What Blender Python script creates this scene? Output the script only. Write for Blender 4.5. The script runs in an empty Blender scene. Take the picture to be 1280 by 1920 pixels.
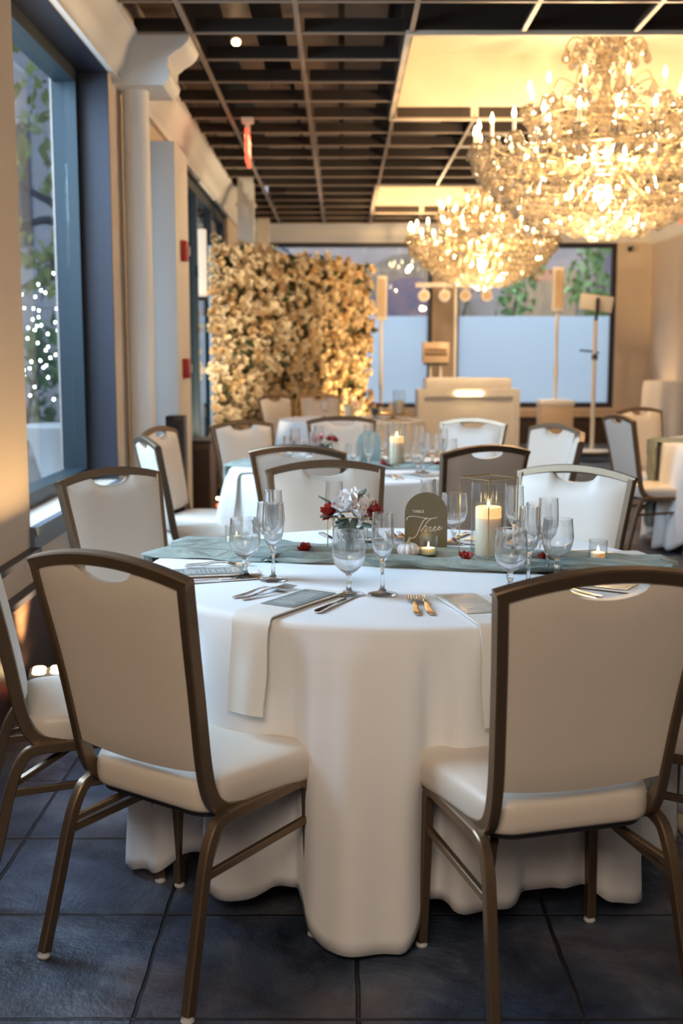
import bpy, bmesh, math, random
from math import sin, cos, pi, radians as R, atan2, sqrt, exp
from mathutils import Vector, Matrix, Euler, noise

SC = bpy.context.scene
COL = SC.collection

# ------------------------------------------------------------------ camera
EYE = 1.37
cd = bpy.data.cameras.new('camera')
cam = bpy.data.objects.new('camera', cd)
COL.objects.link(cam)
cam.location = (0.0, 0.0, EYE)
cam.rotation_euler = (R(90 - 7.76), 0, 0)
cd.sensor_fit = 'VERTICAL'
cd.sensor_height = 36.0
cd.lens = 2150 / 1920 * 36.0
cd.clip_start = 0.05
cd.clip_end = 200
cd.dof.use_dof = True
cd.dof.focus_distance = 3.0
cd.dof.aperture_fstop = 3.2
SC.camera = cam

# ------------------------------------------------------------------ world, light, exposure
SC.view_settings.view_transform = 'Standard'
SC.view_settings.look = 'None'
SC.view_settings.gamma = 1.0
SC.view_settings.use_curve_mapping = False
SC.view_settings.exposure = 0.85
SC.cycles.use_denoising = True
SC.cycles.max_bounces = 10
SC.cycles.transparent_max_bounces = 24
SC.cycles.transmission_bounces = 10
SC.cycles.glossy_bounces = 5
SC.cycles.diffuse_bounces = 4
SC.cycles.caustics_reflective = False
SC.cycles.caustics_refractive = False
SC.cycles.sample_clamp_indirect = 4.0

w = bpy.data.worlds.new('sky')
SC.world = w
w.use_nodes = True
nt = w.node_tree
bg = nt.nodes['Background']
bg.inputs['Color'].default_value = (0.60, 0.74, 0.95, 1)
bg.inputs['Strength'].default_value = 1.5

def area(name, loc, target, sx, sy, power, color):
    l = bpy.data.lights.new(name, 'AREA')
    l.shape = 'RECTANGLE'; l.size = sx; l.size_y = sy
    l.energy = power; l.color = color
    o = bpy.data.objects.new(name, l)
    COL.objects.link(o)
    o.location = loc
    d = Vector(target) - Vector(loc)
    o.rotation_euler = d.to_track_quat('-Z', 'Y').to_euler()
    return o

DAY = (0.62, 0.78, 1.0)
area('daylight_side_window', (-2.3, 3.45, 2.6), (0.3, 3.3, 0.6), 1.3, 1.8, 115, DAY)
area('daylight_far_window', (-2.4, 5.6, 2.6), (0.3, 4.8, 0.7), 1.7, 1.8, 150, DAY)
area('courtyard_sky', (1.4, 19.8, 7.5), (1.4, 18.5, 0), 8, 5, 820, (0.88, 0.93, 1.0))
area('warm_rear_fill', (-0.35, -0.9, 3.0), (-0.1, 1.6, 0.4), 1.6, 1.5, 44, (1.0, 0.81, 0.63))  # added fill lamp behind the camera, unseen, lifts the near chair backs

# ------------------------------------------------------------------ material helpers
def setin(n, k, v):
    if k in n.inputs:
        n.inputs[k].default_value = v

def pm(name, col, rough=0.5, metal=0.0, **kw):
    """procedural principled material with a small noise variation and bump"""
    m = bpy.data.materials.new(name)
    m.use_nodes = True
    nt = m.node_tree
    p = nt.nodes['Principled BSDF']
    p.inputs['Roughness'].default_value = rough
    p.inputs['Metallic'].default_value = metal
    c = (*col, 1)
    p.inputs['Base Color'].default_value = c
    var = kw.get('var', 0.06)
    scale = kw.get('scale', 12.0)
    bump = kw.get('bump', 0.0)
    tc = nt.nodes.new('ShaderNodeTexCoord')
    nz = nt.nodes.new('ShaderNodeTexNoise')
    nz.inputs['Scale'].default_value = scale
    nz.inputs['Detail'].default_value = 4
    mp = nt.nodes.new('ShaderNodeMapping')
    mp.inputs['Scale'].default_value = kw.get('stretch', (1, 1, 1))
    nt.links.new(tc.outputs['Object'], mp.inputs['Vector'])
    nt.links.new(mp.outputs['Vector'], nz.inputs['Vector'])
    if var > 0:
        mx = nt.nodes.new('ShaderNodeMix'); mx.data_type = 'RGBA'
        c2 = kw.get('col2')
        a = tuple(max(0, x * (1 - var)) for x in col) if c2 is None else col
        b = tuple(min(1, x * (1 + var)) for x in col) if c2 is None else c2
        mx.inputs['A'].default_value = (*a, 1); mx.inputs['B'].default_value = (*b, 1)
        nt.links.new(nz.outputs['Fac'], mx.inputs['Factor'])
        nt.links.new(mx.outputs['Result'], p.inputs['Base Color'])
    if bump > 0:
        b = nt.nodes.new('ShaderNodeBump')
        b.inputs['Strength'].default_value = bump
        b.inputs['Distance'].default_value = kw.get('bdist', 0.002)
        n2 = nt.nodes.new('ShaderNodeTexNoise')
        n2.inputs['Scale'].default_value = kw.get('bscale', 300)
        nt.links.new(mp.outputs['Vector'], n2.inputs['Vector'])
        nt.links.new(n2.outputs['Fac'], b.inputs['Height'])
        nt.links.new(b.outputs['Normal'], p.inputs['Normal'])
    for k in ('Transmission Weight', 'IOR', 'Coat Weight', 'Coat Roughness', 'Sheen Weight', 'Subsurface Weight', 'Alpha', 'Specular IOR Level'):
        if k in kw:
            p.inputs[k].default_value = kw[k]
    if 'sss' in kw:
        p.inputs['Subsurface Weight'].default_value = kw['sss']
        p.inputs['Subsurface Radius'].default_value = (0.03, 0.018, 0.008)
        p.inputs['Subsurface Scale'].default_value = 1.0
    if 'emit' in kw:
        p.inputs['Emission Color'].default_value = (*kw['emit'], 1)
        p.inputs['Emission Strength'].default_value = kw['es']
    return m

def pane(name, tint, refl=1.0, rough=0.0):
    m = bpy.data.materials.new(name); m.use_nodes = True
    nt = m.node_tree
    nt.nodes.remove(nt.nodes['Principled BSDF'])
    out = nt.nodes['Material Output']
    t = nt.nodes.new('ShaderNodeBsdfTransparent'); t.inputs['Color'].default_value = (*tint, 1)
    g = nt.nodes.new('ShaderNodeBsdfGlossy'); g.inputs['Roughness'].default_value = rough
    f = nt.nodes.new('ShaderNodeLayerWeight'); f.inputs['Blend'].default_value = 0.5
    pw = nt.nodes.new('ShaderNodeMath'); pw.operation = 'POWER'; pw.inputs[1].default_value = 4.0
    nt.links.new(f.outputs['Facing'], pw.inputs[0])
    mt = nt.nodes.new('ShaderNodeMath'); mt.operation = 'MULTIPLY_ADD'; mt.inputs[1].default_value = .85; mt.inputs[2].default_value = 0.045*refl
    mt.use_clamp = True
    mx = nt.nodes.new('ShaderNodeMixShader')
    nt.links.new(pw.outputs[0], mt.inputs[0]); nt.links.new(mt.outputs[0], mx.inputs[0])
    nt.links.new(t.outputs[0], mx.inputs[1]); nt.links.new(g.outputs[0], mx.inputs[2])
    nt.links.new(mx.outputs[0], out.inputs['Surface'])
    return m

def frosted(name, col):
    m = bpy.data.materials.new(name); m.use_nodes = True
    nt = m.node_tree
    nt.nodes.remove(nt.nodes['Principled BSDF'])
    out = nt.nodes['Material Output']
    t = nt.nodes.new('ShaderNodeBsdfTranslucent'); t.inputs['Color'].default_value = (*col, 1)
    d = nt.nodes.new('ShaderNodeBsdfDiffuse'); d.inputs['Color'].default_value = (0.75, 0.8, 0.85, 1)
    mx = nt.nodes.new('ShaderNodeMixShader'); mx.inputs[0].default_value = 0.15
    nt.links.new(t.outputs[0], mx.inputs[1]); nt.links.new(d.outputs[0], mx.inputs[2])
    nt.links.new(mx.outputs[0], out.inputs['Surface'])
    return m

M = {}
M['bronze'] = pm('brushed bronze', (0.21, 0.145, 0.092), 0.34, 0.75, bump=0.06, bscale=500, var=.08)
M['vinyl'] = pm('cream vinyl', (0.70, 0.62, 0.53), 0.42, bump=0.10, bscale=420, var=.03)
M['plastic'] = pm('clear grey plastic', (0.6, 0.6, 0.6), 0.3, var=.03)
M['cloth'] = pm('white table linen', (0.82, 0.81, 0.80), 0.85, bump=0.12, bscale=700, var=.02, **{'Sheen Weight': 0.2})
M['napkin'] = pm('ivory napkin linen', (0.80, 0.75, 0.68), 0.9, bump=0.2, bscale=600, var=.03)
M['menu'] = pm('sage grey menu card', (0.26, 0.30, 0.29), 0.3, var=.04)
M['ink'] = pm('pale print', (0.62, 0.64, 0.62), 0.5, var=.02)
M['steel'] = pm('polished steel', (0.70, 0.67, 0.63), 0.16, 1.0, var=.03)
M['gold'] = pm('gold wire', (0.72, 0.50, 0.22), 0.25, 1.0, var=.04)
M['sage'] = pm('sage acrylic', (0.185, 0.165, 0.100), 0.25, var=.04)
M['white_ink'] = pm('white lettering', (0.92, 0.92, 0.90), 0.5, var=.01)
M['glass'] = pm('clear glass', (1, 1, 1), 0.0, var=0, **{'Transmission Weight': 1.0, 'IOR': 1.45})
def table_glass():
    m = bpy.data.materials.new('clear table glass'); m.use_nodes = True
    nt = m.node_tree; L = nt.links.new; N = nt.nodes.new
    p = nt.nodes['Principled BSDF']; out = nt.nodes['Material Output']
    p.inputs['Transmission Weight'].default_value = 1; p.inputs['IOR'].default_value = 1.45; p.inputs['Roughness'].default_value = 0
    p.inputs['Base Color'].default_value = (1, 1, 1, 1)
    t = N('ShaderNodeBsdfTransparent'); c = N('ShaderNodeMixShader'); c.inputs[0].default_value = .86
    L(t.outputs[0], c.inputs[1]); L(p.outputs[0], c.inputs[2]); L(c.outputs[0], out.inputs['Surface'])
    return m
M['glass'] = table_glass()
M['thin_glass'] = pane('thin vase glass', (0.96, 0.97, 0.97), 1.6)
M['wax'] = pm('ivory candle wax', (0.95, 0.83, 0.62), 0.5, var=.02, sss=0.5)
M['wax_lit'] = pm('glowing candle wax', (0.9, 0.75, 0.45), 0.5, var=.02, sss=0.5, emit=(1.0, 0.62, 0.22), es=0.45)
M['flame'] = pm('candle flame', (1, .8, .4), 0.5, var=0, emit=(1.0, 0.72, 0.32), es=25)
M['wick'] = pm('wick', (0.03, 0.02, 0.02), 0.9)
M['pumpkin'] = pm('white pumpkin skin', (0.86, 0.84, 0.80), 0.4, var=.03)
M['stem'] = pm('dry stem', (0.50, 0.38, 0.22), 0.8, var=.2)
M['red'] = pm('red petals', (0.42, 0.045, 0.035), 0.6, var=.3, scale=60)
M['pink'] = pm('pink petals', (0.72, 0.27, 0.28), 0.6, var=.2, scale=60)
M['petal'] = pm('white petals', (0.86, 0.83, 0.82), 0.6, var=.06, scale=60)
M['leaf'] = pm('eucalyptus leaf', (0.10, 0.15, 0.12), 0.55, var=.3, scale=40)
M['dkleaf'] = pm('dark leaf', (0.05, 0.07, 0.02), 0.5, var=.4, scale=40)
M['flower_a'] = pm('ivory silk flower', (0.90, 0.76, 0.54), 0.75, var=.12, scale=9)
M['flower_b'] = pm('cream silk flower', (0.82, 0.62, 0.36), 0.75, var=.15, scale=9)
M['backing'] = pm('flower wall backing', (0.16, 0.13, 0.06), 0.9, var=.5, scale=14)
M['wall'] = pm('warm beige paint', (0.66, 0.55, 0.44), 0.75, var=.03, scale=2, bump=0.1, bscale=90)
M['white'] = pm('white paint', (0.80, 0.77, 0.72), 0.5, var=.02, scale=3)
M['lightwood'] = pm('sand painted panel', (0.60, 0.46, 0.32), 0.6, var=.05)
M['navy'] = pm('charcoal blue metal', (0.023, 0.024, 0.038), 0.45, var=.06)
M['teal'] = pm('slate blue window frame', (0.012, 0.024, 0.032), 0.45, 0.0, var=.06)
M['sill'] = pm('grey sill', (0.13, 0.15, 0.18), 0.45, var=.08)
M['tray'] = pm('tray ceiling paint', (0.74, 0.64, 0.50), 0.8, var=.02)
M['tee'] = pm('taupe grid bar', (0.33, 0.25, 0.19), 0.5, 0.1, var=.06)
M['tee_dark'] = pm('brown grid plate', (0.026, 0.016, 0.011), 0.55, var=.2, scale=5)
M['plenum'] = pm('black plenum', (0.012, 0.010, 0.009), 0.6, var=.2)
M['duct'] = pm('brown plenum board', (0.17, 0.115, 0.080), 0.5, var=.35, scale=3, stretch=(1, .3, 1))
M['walnut'] = pm('dark walnut panelling', (0.055, 0.032, 0.022), 0.42, var=.45, scale=4, stretch=(1, 1, 6), bump=.2, bscale=30)
M['black'] = pm('black plastic', (0.015, 0.015, 0.017), 0.4, var=.1)
M['silver'] = pm('silver box', (0.45, 0.43, 0.42), 0.35, 0.6, var=.05)
M['led'] = pm('warm led lens', (1, .8, .5), 0.5, var=0, emit=(1.0, 0.70, 0.35), es=9)
M['led_red'] = pm('red display', (1, .1, .05), 0.5, var=0, emit=(1.0, 0.10, 0.03), es=3)
M['exit'] = pm('lit exit sign', (0.9, .12, .06), 0.5, var=0, emit=(1.0, 0.10, 0.05), es=1.1)
M['exit_letter'] = pm('lit exit letters', (1, .5, .3), 0.5, var=0, emit=(1.0, 0.42, 0.22), es=1.6)
M['bulb'] = pm('glowing bulb', (1, .9, .7), 0.4, var=0, emit=(1.0, 0.70, 0.36), es=17)
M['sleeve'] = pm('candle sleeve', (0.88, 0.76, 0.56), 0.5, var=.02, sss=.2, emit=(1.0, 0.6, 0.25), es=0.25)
def crystal_mat():
    m = bpy.data.materials.new('cut crystal glass'); m.use_nodes = True
    nt = m.node_tree; L = nt.links.new; N = nt.nodes.new
    nt.nodes.remove(nt.nodes['Principled BSDF']); out = nt.nodes['Material Output']
    tr = N('ShaderNodeBsdfTransparent'); tr.inputs['Color'].default_value = (1, .97, .92, 1)
    gl = N('ShaderNodeBsdfGlossy'); gl.inputs['Roughness'].default_value = .10; gl.inputs['Color'].default_value = (1, .95, .86, 1)
    tl = N('ShaderNodeBsdfTranslucent'); tl.inputs['Color'].default_value = (.21, .19, .155, 1)
    df = N('ShaderNodeBsdfDiffuse'); df.inputs['Color'].default_value = (.21, .19, .155, 1)
    a = N('ShaderNodeMixShader'); a.inputs[0].default_value = .5; L(tl.outputs[0], a.inputs[1]); L(df.outputs[0], a.inputs[2])
    b = N('ShaderNodeMixShader'); b.inputs[0].default_value = .45; L(a.outputs[0], b.inputs[1]); L(gl.outputs[0], b.inputs[2])
    c = N('ShaderNodeMixShader')
    lw = N('ShaderNodeLayerWeight'); lw.inputs['Blend'].default_value = .5
    mr = N('ShaderNodeMapRange'); mr.inputs['To Min'].default_value = .38; mr.inputs['To Max'].default_value = .95
    L(lw.outputs['Facing'], mr.inputs['Value']); L(mr.outputs[0], c.inputs[0]); L(tr.outputs[0], c.inputs[1]); L(b.outputs[0], c.inputs[2])
    L(c.outputs[0], out.inputs['Surface'])
    return m
M['crystal'] = crystal_mat()
M['arm'] = pm('pale gold glass arm', (0.80, 0.62, 0.36), 0.18, 0.55, var=.05)
M['tubelamp'] = pm('white tube lamp', (0.9, .85, .75), 0.5, var=0, emit=(1.0, 0.85, 0.62), es=0.3)
M['brown'] = pm('brown stand', (0.16, 0.09, 0.05), 0.5, var=.3)
M['alarm'] = pm('red alarm', (0.45, 0.02, 0.02), 0.4)
M['pane'] = pane('window pane', (0.86, 0.93, 0.95), 1.5)
M['frost'] = frosted('frosted film', (0.80, 0.87, 0.94))
M['stone'] = pm('outside stone', (0.34, 0.31, 0.33), 0.9, var=.35, scale=2.2, stretch=(1, 1, 2.5))
M['stone2'] = pm('outside brown wall', (0.26, 0.19, 0.17), 0.9, var=.4, scale=1.2)
M['thatch'] = pm('thatch', (0.19, 0.13, 0.09), 0.95, var=.5, scale=3, stretch=(6, 6, 1))
M['plum'] = pm('plum door', (0.11, 0.07, 0.10), 0.6, var=.2)
M['timber'] = pm('timber slats', (0.30, 0.18, 0.10), 0.7, var=.4, scale=3, stretch=(4, 1, 1))
M['green'] = pm('garden leaves', (0.11, 0.20, 0.045), 0.6, var=.5, scale=9)
M['yellowgreen'] = pm('tree leaves', (0.26, 0.28, 0.07), 0.6, var=.5, scale=9)
M['bark'] = pm('dark bark', (0.035, 0.028, 0.028), 0.9, var=.4, scale=20, bump=.5, bscale=40)
M['fairy'] = pm('fairy bulb', (1, 1, 1), 0.5, var=0, emit=(0.85, 0.95, 0.85), es=45)
M['ground'] = pm('outside paving', (0.22, 0.20, 0.20), 0.9, var=.2, scale=3)

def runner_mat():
    m = pm('sage gauze', (0.06, 0.085, 0.07), 0.9, col2=(0.56, 0.60, 0.53), scale=5, stretch=(1, 14, 1))  # dark streaks paint wrinkle shade, and overlapping gauze layers, into the colour
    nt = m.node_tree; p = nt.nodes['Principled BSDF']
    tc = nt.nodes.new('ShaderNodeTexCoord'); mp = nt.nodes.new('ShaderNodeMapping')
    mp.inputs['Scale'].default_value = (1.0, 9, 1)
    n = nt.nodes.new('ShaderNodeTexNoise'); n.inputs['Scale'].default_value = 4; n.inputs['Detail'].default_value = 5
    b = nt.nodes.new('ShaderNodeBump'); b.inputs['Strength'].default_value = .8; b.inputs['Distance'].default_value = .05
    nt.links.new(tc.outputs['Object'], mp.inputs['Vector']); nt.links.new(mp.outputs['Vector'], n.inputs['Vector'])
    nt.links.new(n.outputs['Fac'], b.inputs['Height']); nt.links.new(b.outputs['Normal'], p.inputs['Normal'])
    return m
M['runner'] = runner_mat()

def floor_mat():
    m = bpy.data.materials.new('stamped slate floor'); m.use_nodes = True
    nt = m.node_tree; L = nt.links.new; N = nt.nodes.new
    p = nt.nodes['Principled BSDF']
    tc = N('ShaderNodeTexCoord')
    br = N('ShaderNodeTexBrick')
    br.offset = 0.0; br.squash = 1.0
    mp = N('ShaderNodeMapping'); mp.inputs['Location'].default_value = (0.43, 0.02, 0)
    L(tc.outputs['Object'], mp.inputs['Vector'])
    # wobble the joints a little
    nw = N('ShaderNodeTexNoise'); nw.inputs['Scale'].default_value = 9
    L(tc.outputs['Object'], nw.inputs['Vector'])
    vm = N('ShaderNodeVectorMath'); vm.operation = 'SCALE'; vm.inputs['Scale'].default_value = 0.008
    L(nw.outputs['Color'], vm.inputs[0])
    va = N('ShaderNodeVectorMath'); va.operation = 'ADD'
    L(mp.outputs[0], va.inputs[0]); L(vm.outputs[0], va.inputs[1])
    L(va.outputs[0], br.inputs['Vector'])
    br.inputs['Scale'].default_value = 1.0
    br.inputs['Brick Width'].default_value = 0.47
    br.inputs['Row Height'].default_value = 0.45
    br.inputs['Mortar Size'].default_value = 0.006
    br.inputs['Mortar Smooth'].default_value = 0.6
    br.inputs['Color1'].default_value = (0.0, 0, 0, 1); br.inputs['Color2'].default_value = (1, 1, 1, 1)
    n1 = N('ShaderNodeTexNoise'); n1.inputs['Scale'].default_value = 3.4; n1.inputs['Detail'].default_value = 8; n1.inputs['Roughness'].default_value = .68
    n1.inputs['Distortion'].default_value = .35
    L(tc.outputs['Object'], n1.inputs['Vector'])
    cr = N('ShaderNodeValToRGB')
    e = cr.color_ramp.elements
    e[0].position = .34; e[0].color = (0.012, 0.018, 0.034, 1)
    e[1].position = .72; e[1].color = (0.15, 0.175, 0.23, 1)
    k = cr.color_ramp.elements.new(.52); k.color = (0.046, 0.062, 0.102, 1)
    L(n1.outputs['Fac'], cr.inputs['Fac'])
    n2 = N('ShaderNodeTexNoise'); n2.inputs['Scale'].default_value = 1.7; n2.inputs['Detail'].default_value = 6
    L(tc.outputs['Object'], n2.inputs['Vector'])
    cr2 = N('ShaderNodeValToRGB'); cr2.color_ramp.elements[0].position = .5; cr2.color_ramp.elements[1].position = .68
    L(n2.outputs['Fac'], cr2.inputs['Fac'])
    mx = N('ShaderNodeMix'); mx.data_type = 'RGBA'
    mx.inputs['B'].default_value = (0.13, 0.075, 0.05, 1)
    mf = N('ShaderNodeMath'); mf.operation = 'MULTIPLY'; mf.inputs[1].default_value = .65
    L(cr2.outputs[0], mf.inputs[0]); L(mf.outputs[0], mx.inputs['Factor']); L(cr.outputs[0], mx.inputs['A'])
    mm = N('ShaderNodeMix'); mm.data_type = 'RGBA'; mm.inputs['B'].default_value = (0.016, 0.016, 0.02, 1)
    L(br.outputs['Fac'], mm.inputs['Factor']); L(mx.outputs['Result'], mm.inputs['A'])
    L(mm.outputs['Result'], p.inputs['Base Color'])
    rr = N('ShaderNodeMapRange'); rr.inputs['To Min'].default_value = .30; rr.inputs['To Max'].default_value = .55
    L(n1.outputs['Fac'], rr.inputs['Value']); L(rr.outputs[0], p.inputs['Roughness'])
    # bump
    ma = N('ShaderNodeMath'); ma.operation = 'MULTIPLY_ADD'; ma.inputs[1].default_value = -1.2
    L(br.outputs['Fac'], ma.inputs[0]); L(n1.outputs['Fac'], ma.inputs[2])
    b = N('ShaderNodeBump'); b.inputs['Strength'].default_value = .8; b.inputs['Distance'].default_value = .03
    L(ma.outputs[0], b.inputs['Height']); L(b.outputs['Normal'], p.inputs['Normal'])
    return m
M['floor'] = floor_mat()

# ------------------------------------------------------------------ mesh helpers
class MB:
    def __init__(s): s.bm = bmesh.new()
    def poly(s, pts, faces):
        v = [s.bm.verts.new(p) for p in pts]
        for f in faces:
            try: s.bm.faces.new([v[i] for i in f])
            except ValueError: pass
        return s
    def box(s, x0, x1, y0, y1, z0, z1, rot=None, bevel=0):
        c = Vector(((x0+x1)/2, (y0+y1)/2, (z0+z1)/2)); h = Vector(((x1-x0)/2, (y1-y0)/2, (z1-z0)/2))
        pts = []
        for sx, sy, sz in ((-1,-1,-1),(1,-1,-1),(1,1,-1),(-1,1,-1),(-1,-1,1),(1,-1,1),(1,1,1),(-1,1,1)):
            p = Vector((sx*h.x, sy*h.y, sz*h.z))
            if rot: p = rot @ p
            pts.append(c + p)
        v = [s.bm.verts.new(p) for p in pts]
        fs = [s.bm.faces.new([v[i] for i in f]) for f in ((0,3,2,1),(4,5,6,7),(0,1,5,4),(1,2,6,5),(2,3,7,6),(3,0,4,7))]
        if bevel > 0:
            es = list({e for f in fs for e in f.edges})
            bmesh.ops.bevel(s.bm, geom=es, offset=bevel, segments=2, affect='EDGES', profile=.5)
        return s
    def loops(s, rings, close_start=True, close_end=True, cyclic=False):
        vr = [[s.bm.verts.new(p) for p in r] for r in rings]
        n = len(vr[0]); m = len(vr)
        for i in range(m if cyclic else m-1):
            a = vr[i]; b = vr[(i+1) % m]
            for j in range(n):
                k = (j+1) % n
                s.bm.faces.new((a[j], a[k], b[k], b[j]))
        if not cyclic:
            if close_start: s.bm.faces.new(list(reversed(vr[0])))
            if close_end: s.bm.faces.new(vr[-1])
        return s
    def sweep(s, path, w, h, ref=(1,0,0), ch=.13):
        path = [Vector(p) for p in path]; ref = Vector(ref)
        rings = []
        for i, p in enumerate(path):
            t = (path[min(i+1, len(path)-1)] - path[max(i-1, 0)]).normalized()
            a = (ref - ref.dot(t)*t).normalized(); b = t.cross(a)
            x = w/2; y = h/2; c = ch*min(w, h)
            sec = ((x-c,-y),(x,-y+c),(x,y-c),(x-c,y),(-x+c,y),(-x,y-c),(-x,-y+c),(-x+c,-y))
            rings.append([p + a*u + b*v for u, v in sec])
        return s.loops(rings)
    def tube(s, path, r, n=8, closed=False):
        path = [Vector(p) for p in path]
        rings = []; m = len(path)
        rs = r if isinstance(r, (list, tuple)) else [r]*m
        prev = None
        for i, p in enumerate(path):
            if closed: t = (path[(i+1) % m] - path[i-1]).normalized()
            else: t = (path[min(i+1, m-1)] - path[max(i-1, 0)]).normalized()
            if prev is None:
                ref = Vector((0,0,1)) if abs(t.z) < .9 else Vector((1,0,0))
            else: ref = prev
            a = (ref - ref.dot(t)*t).normalized(); b = t.cross(a); prev = a
            rings.append([p + (a*cos(2*pi*k/n) + b*sin(2*pi*k/n))*rs[i] for k in range(n)])
        return s.loops(rings, cyclic=closed)
    def lathe(s, prof, n=24, c=(0,0,0), close=False):
        c = Vector(c)
        rings = []
        for r, z in prof:
            rings.append([c + Vector((max(r, 1e-4)*cos(2*pi*k/n), max(r, 1e-4)*sin(2*pi*k/n), z)) for k in range(n)])
        if close:
            return s.loops(rings, cyclic=True)
        return s.loops(rings)
    def disc_stack(s, outline, levels):
        """outline: 2D pts; levels: (scale, z)"""
        rings = [[Vector((x*k, y*k, z)) for x, y in outline] for k, z in levels]
        return s.loops(rings)
    def prism(s, pts, axis, a, b):
        """extrude 2D polygon along an axis from a to b"""
        def mk(u, v, t):
            return {'x': Vector((t, u, v)), 'y': Vector((u, t, v)), 'z': Vector((u, v, t))}[axis]
        return s.loops([[mk(u, v, a) for u, v in pts], [mk(u, v, b) for u, v in pts]])
    def add(s, mesh, mat):
        v = [s.bm.verts.new(mat @ x.co) for x in mesh.vertices]
        for p in mesh.polygons:
            s.bm.faces.new([v[i] for i in p.vertices])
        return s
    def mesh(s, name, m, smooth=40):
        bmesh.ops.recalc_face_normals(s.bm, faces=s.bm.faces[:])
        if smooth:
            for f in s.bm.faces: f.smooth = True
            lim = R(smooth)
            for e in s.bm.edges:
                if len(e.link_faces) == 2:
                    if e.calc_face_angle(0) > lim: e.smooth = False
        me = bpy.data.meshes.new(name)
        s.bm.to_mesh(me); s.bm.free()
        if m: me.materials.append(m if not isinstance(m, str) else M[m])
        return me
    def build(s, name, m, parent=None, smooth=40, loc=None, rz=None):
        o = bpy.data.objects.new(name, s.mesh(name, m, smooth))
        COL.objects.link(o)
        if parent: o.parent = parent
        if loc: o.location = loc
        if rz is not None: o.rotation_euler = (0, 0, rz)
        return o

def empty(name, loc=(0,0,0), rz=0.0):
    o = bpy.data.objects.new(name, None); COL.objects.link(o)
    o.location = loc; o.rotation_euler = (0, 0, rz); o.empty_display_size = .05
    return o
def tag(o, label, cat, group=None):
    o['label'] = label; o['category'] = cat
    if group: o['group'] = group
    elif 'group' in o: del o['group']
    return o
def struct(o):
    o['kind'] = 'structure'; return o
def stuff(o):
    o['kind'] = 'stuff'; return o
def copy_tree(o, parent=None):
    c = o.copy(); COL.objects.link(c)
    if parent: c.parent = parent
    for ch in list(o.children): copy_tree(ch, c)
    return c
def link_mesh(name, me, parent=None, loc=None, rot=None, scale=None):
    o = bpy.data.objects.new(name, me); COL.objects.link(o)
    if parent: o.parent = parent
    if loc is not None: o.location = loc
    if rot is not None: o.rotation_euler = rot
    if scale is not None: o.scale = (scale,)*3 if isinstance(scale, (int, float)) else scale
    return o
def text_mesh(txt, size, depth, name='lettering'):
    cu = bpy.data.curves.new(name, 'FONT'); cu.body = txt; cu.size = size; cu.extrude = depth
    cu.align_x = 'CENTER'; cu.align_y = 'CENTER'
    o = bpy.data.objects.new(name, cu); COL.objects.link(o)
    dg = bpy.context.evaluated_depsgraph_get(); dg.update()
    me = bpy.data.meshes.new_from_object(o.evaluated_get(dg))
    bpy.data.objects.remove(o); bpy.data.curves.remove(cu)
    return me
def smooth_path(pts, n=6):
    """Catmull-Rom through 3D points"""
    P = [Vector(p) for p in pts]; out = []
    for i in range(len(P)-1):
        p0 = P[max(i-1, 0)]; p1 = P[i]; p2 = P[i+1]; p3 = P[min(i+2, len(P)-1)]
        for k in range(n):
            t = k/n
            out.append(.5*((2*p1) + (-p0+p2)*t + (2*p0-5*p1+4*p2-p3)*t*t + (-p0+3*p1-3*p2+p3)*t**3))
    out.append(P[-1]); return out
def interp(tab, z):
    for (z0, *a), (z1, *b) in zip(tab, tab[1:]):
        if z0 <= z <= z1 or z0 >= z >= z1:
            t = (z-z0)/(z1-z0)
            return [x+(y-x)*t for x, y in zip(a, b)]
    return list(tab[-1][1:]) if abs(z-tab[-1][0]) < abs(z-tab[0][0]) else list(tab[0][1:])

# ------------------------------------------------------------------ room shell
XL, XR, YB, ZC = -1.30, 4.40, 16.55, 3.17
ZT = 3.64
YF = -3.0
struct(MB().box(XL-.35, XR+.2, YF, YB+.2, -.12, 0).build('floor', 'floor'))

# left wall with its window openings
OP = [(2.85, 4.00, .66, 2.93), (4.74, 6.62, .66, 2.93), (7.33, 7.96, .66, 2.93), (8.66, 13.4, .45, 2.93)]
def wall_pieces(mb, lo, hi, zlo, zhi, ops, f):
    y = lo
    for a, b, z0, z1 in ops:
        if a > y: f(mb, y, a, zlo, zhi)
        f(mb, a, b, zlo, z0); f(mb, a, b, z1, zhi); y = b
    if y < hi: f(mb, y, hi, zlo, zhi)
mb = MB()
wall_pieces(mb, YF, YB+.2, 0, ZT, OP, lambda m, a, b, c, d: m.box(XL-.32, XL, a, b, c, d))
struct(mb.build('wall_left', 'wall'))
mb = MB()
OPB = [(-1.18, 1.29, .63, 2.95), (1.60, 3.90, .63, 2.95)]
wall_pieces(mb, XL, XR+.2, 0, ZT, OPB, lambda m, a, b, c, d: m.box(a, b, YB, YB+.2, c, d))
struct(mb.build('wall_back', 'wall'))
struct(MB().box(XR, XR+.2, YF, YB, 0, ZT).build('wall_right', 'wall'))

struct(MB().box(XL-.32, XR+.2, YF-.2, YF, 0, ZT).build('wall_front', 'wall'))
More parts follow.
